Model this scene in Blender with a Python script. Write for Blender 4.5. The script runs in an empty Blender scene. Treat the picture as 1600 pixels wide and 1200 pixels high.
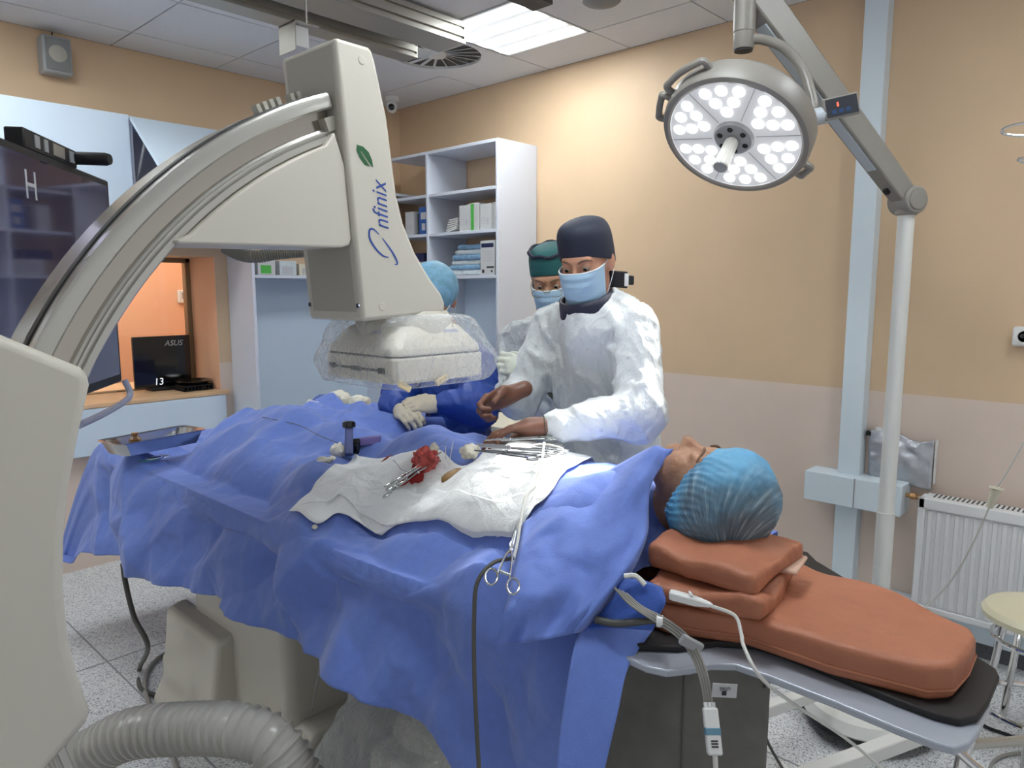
import bpy, bmesh, math, random
import numpy as np
from mathutils import Vector, Matrix, Euler
random.seed(7); rng = np.random.default_rng(7)
S = bpy.context.scene
COL = S.collection
PI = math.pi
R = math.radians

# ---------------------------------------------------------------- camera
cd = bpy.data.cameras.new('camera'); cam = bpy.data.objects.new('camera', cd); COL.objects.link(cam)
cam.location = (0, 0, 1.62)
cam.rotation_euler = (R(90 - 7.446), 0, R(-46.83))
cd.sensor_width = 36.0; cd.lens = 1140 / 1600 * 36; cd.clip_start = 0.02; cd.clip_end = 60
S.camera = cam

# ---------------------------------------------------------------- world, exposure
w = bpy.data.worlds.new('world'); S.world = w; w.use_nodes = True
w.node_tree.nodes['Background'].inputs[0].default_value = (0.96, 0.98, 1.0, 1)
w.node_tree.nodes['Background'].inputs[1].default_value = 0.45
S.view_settings.view_transform = 'Standard'; S.view_settings.look = 'None'
S.view_settings.gamma = 1.0; S.view_settings.use_curve_mapping = False
S.view_settings.exposure = 0.3
PANEL_E = 17.0      # strength of the fluorescent ceiling panels
LED_E = 5.0       # strength of the operating lamp lenses
SPOT_W = 260.0      # beam of the operating lamp, watts

# ---------------------------------------------------------------- materials
def s2l(c):
    return tuple((v / 12.92 if v <= 0.04045 else ((v + 0.055) / 1.055) ** 2.4) for v in c)
def hexc(h):
    h = h.lstrip('#'); return s2l(tuple(int(h[i:i + 2], 16) / 255 for i in (0, 2, 4)))
M = {}
def mat(name, col, rough=0.5, metal=0.0, noise=0.0, nscale=20, bump=0.0, bscale=80, emit=0.0, trans=0.0, alpha=1.0, coat=0.0, sheen=0.0, sss=0.0, spec=0.5):
    m = bpy.data.materials.new(name); m.use_nodes = True
    nt = m.node_tree; b = nt.nodes['Principled BSDF']; L = nt.links.new
    c = hexc(col) if isinstance(col, str) else col
    b.inputs['Base Color'].default_value = (*c, 1); b.inputs['Roughness'].default_value = rough
    b.inputs['Metallic'].default_value = metal; b.inputs['Specular IOR Level'].default_value = spec
    if emit:
        b.inputs['Emission Color'].default_value = (*c, 1); b.inputs['Emission Strength'].default_value = emit
    if trans: b.inputs['Transmission Weight'].default_value = trans
    if alpha < 1: b.inputs['Alpha'].default_value = alpha
    if coat: b.inputs['Coat Weight'].default_value = coat
    if sheen: b.inputs['Sheen Weight'].default_value = sheen
    if sss:
        b.inputs['Subsurface Weight'].default_value = sss; b.inputs['Subsurface Radius'].default_value = (0.02, 0.008, 0.004)
    if noise or bump:
        tc = nt.nodes.new('ShaderNodeTexCoord')
    if noise:
        n = nt.nodes.new('ShaderNodeTexNoise'); n.inputs['Scale'].default_value = nscale; n.inputs['Detail'].default_value = 4
        L(tc.outputs['Object'], n.inputs['Vector'])
        mr = nt.nodes.new('ShaderNodeMapRange'); mr.inputs[1].default_value = 0.3; mr.inputs[2].default_value = 0.7
        mr.inputs[3].default_value = 1 - noise; mr.inputs[4].default_value = 1 + noise
        L(n.outputs['Fac'], mr.inputs[0])
        mx = nt.nodes.new('ShaderNodeMix'); mx.data_type = 'RGBA'; mx.blend_type = 'MULTIPLY'; mx.inputs[0].default_value = 1
        mx.inputs[6].default_value = (*c, 1); L(mr.outputs[0], mx.inputs[7]); L(mx.outputs[2], b.inputs['Base Color'])
    if bump:
        n2 = nt.nodes.new('ShaderNodeTexNoise'); n2.inputs['Scale'].default_value = bscale; n2.inputs['Detail'].default_value = 3
        L(tc.outputs['Object'], n2.inputs['Vector'])
        bp = nt.nodes.new('ShaderNodeBump'); bp.inputs['Strength'].default_value = bump; bp.inputs['Distance'].default_value = 0.01
        L(n2.outputs['Fac'], bp.inputs['Height']); L(bp.outputs[0], b.inputs['Normal'])
    M[name] = m
    return m

def creases(name, sc=9, strength=.4, dist=.02, warp=.35, stretch=(1, 1, 1)):
    m = M[name]; nt = m.node_tree; L = nt.links.new; b = nt.nodes['Principled BSDF']
    tc = nt.nodes.new('ShaderNodeTexCoord'); mp = nt.nodes.new('ShaderNodeMapping'); mp.inputs['Scale'].default_value = stretch; mp.inputs['Rotation'].default_value = (.4, .3, .7); L(tc.outputs['Object'], mp.inputs[0])
    nz = nt.nodes.new('ShaderNodeTexNoise'); nz.inputs['Scale'].default_value = sc * .5; L(mp.outputs[0], nz.inputs['Vector'])
    mx = nt.nodes.new('ShaderNodeMix'); mx.data_type = 'RGBA'; mx.blend_type = 'LINEAR_LIGHT'; mx.inputs[0].default_value = warp * .2; L(mp.outputs[0], mx.inputs[6]); L(nz.outputs['Color'], mx.inputs[7])
    hs_ = []
    for k, (s_, d_) in enumerate(((sc, 'MANHATTAN'), (sc * 2.3, 'CHEBYCHEV'))):
        v = nt.nodes.new('ShaderNodeTexVoronoi'); v.distance = d_; v.inputs['Scale'].default_value = s_; L(mx.outputs[2], v.inputs['Vector']); hs_.append(v.outputs['Distance'])
    ma = nt.nodes.new('ShaderNodeMath'); ma.operation = 'MULTIPLY_ADD'; ma.inputs[1].default_value = .35; L(hs_[1], ma.inputs[0]); L(hs_[0], ma.inputs[2])
    bp = nt.nodes.new('ShaderNodeBump'); bp.inputs['Strength'].default_value = strength; bp.inputs['Distance'].default_value = dist; L(ma.outputs[0], bp.inputs['Height'])
    old = b.inputs['Normal'].links
    if old: L(old[0].from_socket, bp.inputs['Normal'])
    L(bp.outputs[0], b.inputs['Normal'])

# ---------------------------------------------------------------- mesh helpers
def link(o, parent=None):
    COL.objects.link(o)
    if parent is not None: o.parent = parent
    return o
def V3(p): return np.array(p, float)
def catmull(pts, n=6, closed=False):
    P = np.array(pts, float); N = len(P)
    if N < 3: return P
    out = []
    rngi = range(N) if closed else range(N - 1)
    for i in rngi:
        if closed: a, b, c, d = P[i - 1], P[i], P[(i + 1) % N], P[(i + 2) % N]
        else:
            b, c = P[i], P[i + 1]; a = P[i - 1] if i > 0 else 2 * b - c; d = P[i + 2] if i + 2 < N else 2 * c - b
        for k in range(n):
            t = k / n
            out.append(0.5 * ((2 * b) + (c - a) * t + (2 * a - 5 * b + 4 * c - d) * t * t + (3 * b - a - 3 * c + d) * t ** 3))
    if not closed: out.append(P[-1])
    return np.array(out)
def rotm(axis, ang):
    return np.array(Matrix.Rotation(ang, 3, Vector(axis)))
class MB:
    def __init__(s): s.v = []; s.f = []; s.mi = []
    def add(s, v, f, mi=0):
        o = len(s.v); s.v.extend([tuple(map(float, p)) for p in v]); s.f.extend([tuple(i + o for i in q) for q in f]); s.mi.extend([mi] * len(f)); return s
    def box(s, x0, x1, y0, y1, z0, z1, mi=0):
        return s.add([(x0, y0, z0), (x1, y0, z0), (x1, y1, z0), (x0, y1, z0), (x0, y0, z1), (x1, y0, z1), (x1, y1, z1), (x0, y1, z1)],
                     [(3, 2, 1, 0), (4, 5, 6, 7), (0, 1, 5, 4), (1, 2, 6, 5), (2, 3, 7, 6), (3, 0, 4, 7)], mi)
    def obox(s, c, half, rot=None, mi=0):
        c = V3(c); rot = np.eye(3) if rot is None else rot
        hx, hy, hz = half
        pts = [c + rot @ V3((a * hx, b * hy, d * hz)) for d in (-1, 1) for a, b in ((-1, -1), (1, -1), (1, 1), (-1, 1))]
        return s.add(pts, [(3, 2, 1, 0), (4, 5, 6, 7), (0, 1, 5, 4), (1, 2, 6, 5), (2, 3, 7, 6), (3, 0, 4, 7)], mi)
    def prism(s, poly, axis, a0, a1, mi=0):
        """poly in the two remaining axes (in xyz order), extruded on axis from a0 to a1"""
        n = len(poly); v = []
        for a in (a0, a1):
            for p in poly:
                q = list(p); q.insert(axis, a); v.append(q)
        f = [tuple(range(n))[::-1], tuple(range(n, 2 * n))] + [(i, (i + 1) % n, n + (i + 1) % n, n + i) for i in range(n)]
        return s.add(v, f, mi)
    def rings(s, rings, closed=True, caps=True, mi=0):
        k = len(rings[0]); v = [p for r in rings for p in r]; f = []
        for i in range(len(rings) - 1):
            for j in range(k if closed else k - 1):
                a = i * k + j; b = i * k + (j + 1) % k
                f.append((a, b, b + k, a + k))
        if caps and closed:
            f.append(tuple(range(k))[::-1]); f.append(tuple(range((len(rings) - 1) * k, len(rings) * k)))
        return s.add(v, f, mi)
    def tube(s, pts, rad, n=8, smooth=0, mi=0, caps=True, sq=None):
        P = catmull(pts, smooth) if smooth else np.array(pts, float)
        N = len(P); rad = np.array(rad, float) if np.ndim(rad) else np.full(N, rad)
        if len(rad) != N: rad = np.interp(np.linspace(0, 1, N), np.linspace(0, 1, len(rad)), rad)
        T = np.gradient(P, axis=0); T /= np.linalg.norm(T, axis=1)[:, None] + 1e-12
        u = np.cross(T[0], (0, 0, 1)); 
        if np.linalg.norm(u) < 1e-3: u = np.cross(T[0], (0, 1, 0))
        u /= np.linalg.norm(u); rs = []
        for i in range(N):
            u = u - T[i] * (u @ T[i]); u /= np.linalg.norm(u) + 1e-12; b = np.cross(T[i], u)
            if sq: rs.append([P[i] + u * a * sq[0] + b * c * sq[1] for a, c in ((-1, -1), (1, -1), (1, 1), (-1, 1))])
            else: rs.append([P[i] + rad[i] * (math.cos(t) * u + math.sin(t) * b) for t in np.arange(n) * 2 * PI / n])
        return s.rings(rs, True, caps, mi)
    def cyl(s, p0, p1, r0, r1=None, n=24, mi=0):
        return s.tube([p0, p1], [r0, r0 if r1 is None else r1], n=n, mi=mi)
    def lathe(s, prof, org=(0, 0, 0), axis=(0, 0, 1), n=32, mi=0, caps=True):
        a = V3(axis); a /= np.linalg.norm(a); u = np.cross(a, (0, 1, 0)) if abs(a[1]) < 0.9 else np.cross(a, (1, 0, 0)); u /= np.linalg.norm(u); b = np.cross(a, u)
        rs = [[V3(org) + a * h + max(r, 1e-5) * (math.cos(t) * u + math.sin(t) * b) for t in np.arange(n) * 2 * PI / n] for r, h in prof]
        return s.rings(rs, True, caps, mi)
    def grid(s, G, mi=0, flip=False):
        G = np.array(G, float); a, b = G.shape[:2]
        f = [(i * b + j, i * b + j + 1, (i + 1) * b + j + 1, (i + 1) * b + j) for i in range(a - 1) for j in range(b - 1)]
        if flip: f = [q[::-1] for q in f]
        return s.add(G.reshape(-1, 3), f, mi)
    def xf(s, fn): s.v = [tuple(fn(V3(p))) for p in s.v]; return s
    def build(s, name, mats, parent=None, smooth=35, bevel=0, bseg=2, fix=True, solid=0, subsurf=0):
        me = bpy.data.meshes.new(name); me.from_pydata(s.v, [], s.f)
        ms = mats if isinstance(mats, (list, tuple)) else [mats]
        for m in ms: me.materials.append(M[m] if isinstance(m, str) else m)
        if len(ms) > 1: me.polygons.foreach_set('material_index', s.mi)
        if fix:
            bm = bmesh.new(); bm.from_mesh(me); bmesh.ops.recalc_face_normals(bm, faces=bm.faces); bm.to_mesh(me); bm.free()
        if smooth:
            me.shade_smooth()
            if smooth < 180: me.set_sharp_from_angle(angle=R(smooth))
        me.update()
        o = bpy.data.objects.new(name, me); link(o, parent)
        if solid:
            md = o.modifiers.new('thick', 'SOLIDIFY'); md.thickness = solid; md.offset = 0
        if bevel:
            md = o.modifiers.new('bevel', 'BEVEL'); md.width = bevel; md.segments = bseg; md.limit_method = 'ANGLE'; md.angle_limit = R(40)
            md.harden_normals = False
        if subsurf:
            md = o.modifiers.new('sub', 'SUBSURF'); md.levels = subsurf; md.render_levels = subsurf
        return o
def tag(o, label=None, cat=None, group=None, kind=None):
    if label: o['label'] = label
    if cat: o['category'] = cat
    if group: o['group'] = group
    if kind: o['kind'] = kind
    return o
def empty(name, loc=(0, 0, 0), label=None, cat=None, group=None):
    o = bpy.data.objects.new(name, None); o.location = loc; o.empty_display_size = 0.05; link(o); return tag(o, label, cat, group)
def child(o, root):
    """parent o (built in world coordinates) to an Empty standing at its own place"""
    o.parent = root; o.matrix_parent_inverse = Matrix.Translation(Vector(root.location)).inverted(); return o
class Thing:
    def __init__(s, name, loc, label, cat, group=None):
        s.o = empty(name, loc, label, cat, group)
    def part(s, mb, name, mats, label=None, **kw):
        o = mb.build(name, mats, None, **kw); child(o, s.o)
        if label: o['label'] = label
        return o
def sub(mb, name, mats, parent, label=None, **kw):
    o = mb.build(name, mats, None, **kw); o.parent = parent
    if parent.parent is not None: o.matrix_parent_inverse = Matrix.Translation(Vector(parent.parent.location)).inverted() @ Matrix.Translation(Vector(parent.parent.location))
    if label: o['label'] = label
    return o
def single(mb, name, mats, label, cat, group=None, **kw):
    return tag(mb.build(name, mats, None, **kw), label, cat, group)
def struct(mb, name, mats, label=None, parent=None, **kw):
    o = mb.build(name, mats, parent, **kw)
    if parent is None: o['kind'] = 'structure'
    if label: o['label'] = label
    return o
def text_mesh(body, size, shear=0.0, extrude=0.0004, space=1.0, bold=0.0):
    c = bpy.data.curves.new('text', 'FONT'); c.body = body; c.size = size; c.shear = shear; c.extrude = extrude; c.space_character = space; c.offset = bold
    c.align_x = 'LEFT'
    o = bpy.data.objects.new('text', c); COL.objects.link(o)
    dg = bpy.context.evaluated_depsgraph_get(); me = bpy.data.meshes.new_from_object(o.evaluated_get(dg))
    v = np.array([p.co[:] for p in me.vertices]); f = [tuple(p.vertices) for p in me.polygons]
    bpy.data.objects.remove(o); bpy.data.meshes.remove(me); bpy.data.curves.remove(c)
    return v, f
def text_on(mb, body, size, org, right, up, shear=0.0, off=0.0006, space=1.0, bold=0.0, mi=0):
    v, f = text_mesh(body, size, shear, 0.0003, space, bold)
    right = V3(right); right /= np.linalg.norm(right); up = V3(up); up /= np.linalg.norm(up); nrm = np.cross(right, up)
    mb.add([V3(org) + right * p[0] + up * p[1] + nrm * (p[2] + off) for p in v], f, mi)
    return v[:, 0].max() if len(v) else 0

# ---------------------------------------------------------------- signed-distance modelling with surface nets
def sdf_mesh(fn, lo, hi, h):
    lo = V3(lo); hi = V3(hi); n = np.ceil((hi - lo) / h).astype(int) + 1
    ax = [lo[i] + h * np.arange(n[i]) for i in range(3)]
    X, Y, Z = np.meshgrid(*ax, indexing='ij')
    D = fn(X, Y, Z)
    c = np.stack([D[i:n[0] - 1 + i, j:n[1] - 1 + j, k:n[2] - 1 + k] for i in (0, 1) for j in (0, 1) for k in (0, 1)], -1)
    act = (c.min(-1) < 0) & (c.max(-1) >= 0)
    idx = -np.ones(act.shape, int); cells = np.argwhere(act); idx[act] = np.arange(len(cells)); cc = c[act]
    corners = np.array([(i, j, k) for i in (0, 1) for j in (0, 1) for k in (0, 1)], float)
    acc = np.zeros((len(cells), 3)); cnt = np.zeros(len(cells))
    for a in range(8):
        for b in range(a + 1, 8):
            if np.abs(corners[a] - corners[b]).sum() != 1: continue
            da, db = cc[:, a], cc[:, b]; m = (da < 0) != (db < 0)
            t = np.where(m, da / np.where(m, da - db, 1), 0)
            acc += np.where(m[:, None], corners[a] + t[:, None] * (corners[b] - corners[a]), 0); cnt += m
    verts = lo + h * (cells + acc / cnt[:, None])
    faces = []
    for d in range(3):
        e = [0, 0, 0]; e[d] = 1
        A = D[:n[0] - e[0], :n[1] - e[1], :n[2] - e[2]]; B = D[e[0]:, e[1]:, e[2]:]
        m = (A < 0) != (B < 0); u, v = (d + 1) % 3, (d + 2) % 3
        p = np.argwhere(m); ok = (p[:, u] > 0) & (p[:, v] > 0) & (p[:, u] < n[u] - 1) & (p[:, v] < n[v] - 1); p = p[ok]
        fl = A[tuple(p.T)] < 0
        q = []
        for du, dv in ((1, 1), (0, 1), (0, 0), (1, 0)):
            r = p.copy(); r[:, u] -= du; r[:, v] -= dv; q.append(idx[tuple(r.T)])
        q = np.stack(q, 1); q[~fl] = q[~fl][:, ::-1]
        q = q[(q >= 0).all(1)]; faces.append(q)
    return verts, np.concatenate(faces)
def smin(a, b, k):
    h = np.clip(0.5 + 0.5 * (b - a) / k, 0, 1); return b * (1 - h) + a * h - k * h * (1 - h)
def s_cap(a, b, ra, rb=None, sq=None):
    a = V3(a); b = V3(b); rb = ra if rb is None else rb; d = b - a; L2 = d @ d
    def f(X, Y, Z):
        t = np.clip(((X - a[0]) * d[0] + (Y - a[1]) * d[1] + (Z - a[2]) * d[2]) / L2, 0, 1)
        return np.sqrt((X - a[0] - t * d[0]) ** 2 + (Y - a[1] - t * d[1]) ** 2 + (Z - a[2] - t * d[2]) ** 2) - (ra + (rb - ra) * t)
    return f
def s_ell(c, r, rot=None):
    c = V3(c); r = V3(r); Rm = np.eye(3) if rot is None else rot.T
    def f(X, Y, Z):
        x, y, z = X - c[0], Y - c[1], Z - c[2]
        x, y, z = [Rm[i, 0] * x + Rm[i, 1] * y + Rm[i, 2] * z for i in range(3)]
        k0 = np.sqrt((x / r[0]) ** 2 + (y / r[1]) ** 2 + (z / r[2]) ** 2); k1 = np.sqrt((x / r[0] ** 2) ** 2 + (y / r[1] ** 2) ** 2 + (z / r[2] ** 2) ** 2)
        return k0 * (k0 - 1) / np.maximum(k1, 1e-6)
    return f
def s_box(c, half, rot=None, rnd=0.01):
    c = V3(c); Rm = np.eye(3) if rot is None else rot.T
    def f(X, Y, Z):
        x, y, z = X - c[0], Y - c[1], Z - c[2]
        q = [np.abs(Rm[i, 0] * x + Rm[i, 1] * y + Rm[i, 2] * z) - half[i] + rnd for i in range(3)]
        return np.sqrt(sum(np.maximum(a, 0) ** 2 for a in q)) + np.minimum(np.maximum(np.maximum(q[0], q[1]), q[2]), 0) - rnd
    return f
def blend(parts, k=0.03):
    def f(X, Y, Z):
        d = None
        for p in parts:
            kk = k
            if isinstance(p, tuple): p, kk = p
            e = p(X, Y, Z); d = e if d is None else smin(d, e, kk)
        return d
    return f
def vnoise(P, scale, seed=0, octs=1):
    """smooth value noise on points (N,3) or arrays, about -1..1"""
    P = np.asarray(P, float) * scale; out = np.zeros(P.shape[:-1]); amp = 1.0
    for o in range(octs):
        I = np.floor(P).astype(np.int64); F = P - I; F = F * F * (3 - 2 * F); r = 0
        for i in (0, 1):
            for j in (0, 1):
                for k in (0, 1):
                    h = (I[..., 0] + i) * 374761393 + (I[..., 1] + j) * 668265263 + (I[..., 2] + k) * 2147483647 + seed * 974711 + o * 131
                    h = (h ^ (h >> 13)) * 1274126177; h = (h ^ (h >> 16)) & 0xffff
                    wgt = (F[..., 0] if i else 1 - F[..., 0]) * (F[..., 1] if j else 1 - F[..., 1]) * (F[..., 2] if k else 1 - F[..., 2])
                    r = r + wgt * (h / 32767.5 - 1)
        out += amp * r; P = P * 2.03; amp *= 0.5
    return out
def sdf_build(fn, lo, hi, h, name, mats, warp=None, smooth=180, matfn=None):
    v, f = sdf_mesh(fn, lo, hi, h)
    if warp is not None: v = warp(v)
    me = bpy.data.meshes.new(name); me.from_pydata(v.tolist(), [], f.tolist())
    for m in (mats if isinstance(mats, (list, tuple)) else [mats]): me.materials.append(M[m])
    if matfn is not None:
        fc = v[f].mean(1); me.polygons.foreach_set('material_index', matfn(fc).astype(int).tolist())
    me.shade_smooth(); me.update()
    o = bpy.data.objects.new(name, me); COL.objects.link(o)
    return o
# ---------------------------------------------------------------- measuring: photo sight lines met with real planes of the room
_az, _p, _f = R(46.83), R(7.446), 1140.0
_fw = V3((math.sin(_az) * math.cos(_p), math.cos(_az) * math.cos(_p), -math.sin(_p))); _r = V3((math.cos(_az), -math.sin(_az), 0)); _u = np.cross(_r, _fw)
EYE = V3((0, 0, 1.62))
def _ray(x, y): return _fw + _r * (x - 800) / _f - _u * (y - 600) / _f
def onX(x, y, X): d = _ray(x, y); return EYE + d * X / d[0]
def onY(x, y, Y): d = _ray(x, y); return EYE + d * Y / d[1]
def onZ(x, y, Z): d = _ray(x, y); return EYE + d * (Z - 1.62) / d[2]
def at(x, y, D): return EYE + _ray(x, y) * D
# ================================================================ materials
mat('wall_tan', '#d3b796', 0.55, bump=0.15, bscale=6, noise=0.03, nscale=3)
mat('wall_pink', '#d9c7ba', 0.5, bump=0.12, bscale=6, noise=0.03, nscale=3)
mat('peach', '#f0be9a', 0.5)
mat('tile', '#dddedf', 0.85, noise=0.03, nscale=90, bump=0.1, bscale=300)
mat('grid_dark', '#4a4642', 0.7)
mat('white_panel', '#cfdeec', 0.4)
mat('white_lam', '#d3d8e2', 0.38)
mat('trunk', '#d3dfe7', 0.45)
mat('rad_white', '#dedfe0', 0.35)
mat('dark_slot', '#2a2a2c', 0.6)
mat('cove', '#5c5e60', 0.5, noise=0.35, nscale=250)
mat('wood', '#d8b48c', 0.4, noise=0.06, nscale=12)
mat('glass', '#f4fbf8', 0.02, trans=1.0)
mat('frame_metal', '#8b7b60', 0.35, 0.6)
mat('black_gloss', '#08080a', 0.12, coat=0.3)
mat('black_matte', '#0b0b0d', 0.55)
mat('black_soft', '#17161a', 0.75)
mat('beige', '#c6c2b6', 0.42)
mat('beige_dark', '#a9a69b', 0.45)
mat('grey_plastic', '#9b9d9e', 0.45)
mat('grey_grille', '#7e807f', 0.6, bump=0.3, bscale=900)
mat('alu', '#c3c3bd', 0.28, 0.9)
mat('alu_dull', '#b0aea6', 0.42, 0.75)
mat('chrome', '#dcdcdc', 0.1, 1.0)
mat('steel', '#c2c4c6', 0.2, 1.0)
mat('white_plastic', '#dfe0de', 0.35)
mat('letter_blue', '#2f4f9c', 0.4)
mat('leaf_green', '#1f5a34', 0.45)
mat('text_grey', '#b9bcc0', 0.4)
mat('text_dark', '#23252a', 0.5)
mat('reflection_white', '#e8eef2', 0.4, emit=0.6)
def floor_mat():
    m = mat('floor_vinyl', '#b9bbbd', 0.32); nt = m.node_tree; L = nt.links.new; b = nt.nodes['Principled BSDF']
    tc = nt.nodes.new('ShaderNodeTexCoord')
    v = nt.nodes.new('ShaderNodeTexVoronoi'); v.inputs['Scale'].default_value = 210; L(tc.outputs['Object'], v.inputs['Vector'])
    sep = nt.nodes.new('ShaderNodeSeparateColor'); L(v.outputs['Color'], sep.inputs[0])
    r = nt.nodes.new('ShaderNodeValToRGB'); r.color_ramp.interpolation = 'CONSTANT'
    e = r.color_ramp.elements; e[0].position = 0; e[0].color = (*hexc('#8d9097'), 1); e[1].position = 0.16; e[1].color = (*hexc('#d2d4d6'), 1)
    for p, c in ((0.5, '#dcdddd'), (0.78, '#c0c3c6'), (0.92, '#e8e9e9')):
        k = e.new(p); k.color = (*hexc(c), 1)
    L(sep.outputs[0], r.inputs[0]); L(r.outputs[0], b.inputs['Base Color'])
floor_mat()
def panel_light_mat():
    m = bpy.data.materials.new('panel_light'); m.use_nodes = True; nt = m.node_tree; L = nt.links.new; b = nt.nodes['Principled BSDF']
    tc = nt.nodes.new('ShaderNodeTexCoord'); sx = nt.nodes.new('ShaderNodeSeparateXYZ'); L(tc.outputs['Generated'], sx.inputs[0])
    mu = nt.nodes.new('ShaderNodeMath'); mu.operation = 'MULTIPLY'; mu.inputs[1].default_value = 4 * 2 * PI; L(sx.outputs[0], mu.inputs[0])
    co = nt.nodes.new('ShaderNodeMath'); co.operation = 'COSINE'; L(mu.outputs[0], co.inputs[0])
    mr = nt.nodes.new('ShaderNodeMapRange'); mr.inputs[1].default_value = -1; mr.inputs[2].default_value = 1; mr.inputs[3].default_value = 1.0; mr.inputs[4].default_value = 0.0; L(co.outputs[0], mr.inputs[0])
    pw = nt.nodes.new('ShaderNodeMath'); pw.operation = 'POWER'; pw.inputs[1].default_value = 3; L(mr.outputs[0], pw.inputs[0])
    ad = nt.nodes.new('ShaderNodeMath'); ad.operation = 'MULTIPLY_ADD'; ad.inputs[1].default_value = 3.1; ad.inputs[2].default_value = .030; L(pw.outputs[0], ad.inputs[0])
    st = nt.nodes.new('ShaderNodeMath'); st.operation = 'MULTIPLY'; st.inputs[1].default_value = PANEL_E; L(ad.outputs[0], st.inputs[0])
    b.inputs['Base Color'].default_value = (*hexc('#dfe8ee'), 1); b.inputs['Emission Color'].default_value = (0.93, 0.98, 1.0, 1); L(st.outputs[0], b.inputs['Emission Strength'])
    M['panel_light'] = m
panel_light_mat()

# ================================================================ room shell
XW, YW, ZC = 3.65, 4.61, 2.98
X0, YB = -2.2, -2.0
struct(MB().box(X0, 5.0, YB, 6.6, -0.1, 0.0), 'floor', 'floor_vinyl', smooth=0)
fl = bpy.data.objects['floor']
mat('seam', '#8d9093', 0.4)
for x in (0.98, 2.35): struct(MB().box(x, x + 0.007, YB, YW, 0.0, 0.0012), 'floor_seam', 'seam', parent=fl, smooth=0)
for y in (3.35,): struct(MB().box(X0, XW, y, y + 0.007, 0.0, 0.0012), 'floor_seam', 'seam', parent=fl, smooth=0)
# right wall, two paint bands
ZB = 1.142
wr = MB().box(XW, XW + 0.2, YB, YW + 0.2, 0, ZB, 1).box(XW, XW + 0.2, YB, YW + 0.2, ZB, ZC, 0)
struct(wr, 'wall_right', ['wall_tan', 'wall_pink'], smooth=0)
# back wall with the control-room window
WX0, WX1, WZ0, WZ1 = 0.2, 2.14, 0.955, 1.82
wb = MB()
for (a, b) in ((X0, WX0), (WX1, XW)):
    wb.box(a, b, YW, YW + 0.42, 0, ZB, 1).box(a, b, YW, YW + 0.42, ZB, ZC, 0)
wb.box(WX0, WX1, YW, YW + 0.42, WZ1, ZC, 0).box(WX0, WX1, YW, YW + 0.42, 0, WZ0, 1)
struct(wb, 'wall_back', ['wall_tan', 'wall_pink'], smooth=0)
# window: metal frame, pane, deep wooden sill
wf = MB(); YF = 5.0
wf.box(WX1 - 0.035, WX1, YF - 0.03, YF + 0.03, WZ0, WZ1).box(WX0, WX0 + 0.035, YF - 0.03, YF + 0.03, WZ0, WZ1)
wf.box(WX0, WX1, YF - 0.03, YF + 0.03, WZ1 - 0.03, WZ1).box(WX0, WX1, YF - 0.03, YF + 0.03, WZ0, WZ0 + 0.02)
win = struct(wf, 'window_1', 'frame_metal', 'dull metal framed control room window in the back wall', bevel=0.003)
struct(MB().box(WX0 + 0.03, WX1 - 0.03, YF - 0.004, YF + 0.004, WZ0 + 0.02, WZ1 - 0.03), 'pane', 'glass', parent=win, smooth=0)
struct(MB().box(WX0, WX1 + 0.03, YW - 0.06, YF + 0.45, WZ0 - 0.012, WZ0 + 0.012), 'window_sill', 'wood', parent=win, bevel=0.003)
struct(MB().box(WX1 - 0.004, WX1 + 0.001, YW + 0.002, YF - 0.03, WZ0, WZ1), 'reveal', 'peach', parent=win, smooth=0)
# control room beyond
cr = MB().box(-0.3, 2.9, 6.2, 6.3, 0, 2.9, 0).box(2.7, 2.8, 5.03, 6.3, 0, 2.9, 0).box(-0.4, -0.3, 5.03, 6.3, 0, 2.9, 0)
struct(cr, 'wall_control_room', ['peach'], smooth=0)
struct(MB().box(-0.4, 2.9, 5.03, 6.3, 2.7, 2.75), 'ceiling_control_room', 'tile', smooth=0)
struct(MB().box(1.05, 1.15, 6.1, 6.2, 0.95, 1.35), 'trim_1', 'white_plastic', smooth=0)
mat('panel_strong', '#ffffff', .5, emit=8)
single(MB().box(0.7, 2.3, 5.3, 5.9, 2.685, 2.70), 'ceiling_light', 'panel_strong', 'added unseen control room ceiling light above the wooden sill, behind the window', 'light', smooth=0)  # unseen glowing panel added to brighten the peach wall behind the window
# ceiling: dark grid plane with lay-in tiles
ce = struct(MB().box(X0, XW + 0.1, YB, YW + 0.1, ZC + 0.012, ZC + 0.08), 'ceiling', 'grid_dark', smooth=0)
gx = [3.65, 3.28, 2.68, 2.21, 1.61, 1.01, 0.41, -0.19, -0.79, -1.39, -2.0]
gy = [4.61, 4.30, 3.70, 3.10, 2.50, 1.90, 1.30, 0.70, 0.10, -0.50, -1.10, -1.70]
lights = {(1, 3), (4, 6), (5, 2), (2, 8), (7, 2)}  # apart from the one by the swirl vent, unseen panels placed for light
lab = {(7, 2): 'added square fluorescent ceiling panel by the far left corner, outside the picture', (1, 3): 'bright square fluorescent ceiling panel with four glowing bands near the round swirl vent', (4, 6): 'added square fluorescent ceiling panel above the head end of the table, outside the picture', (5, 2): 'unseen square fluorescent ceiling panel above the C-arm, placed to light the cabinets, outside the picture', (2, 8): 'added square fluorescent ceiling panel to the right of the photographer, outside the picture'}
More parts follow.
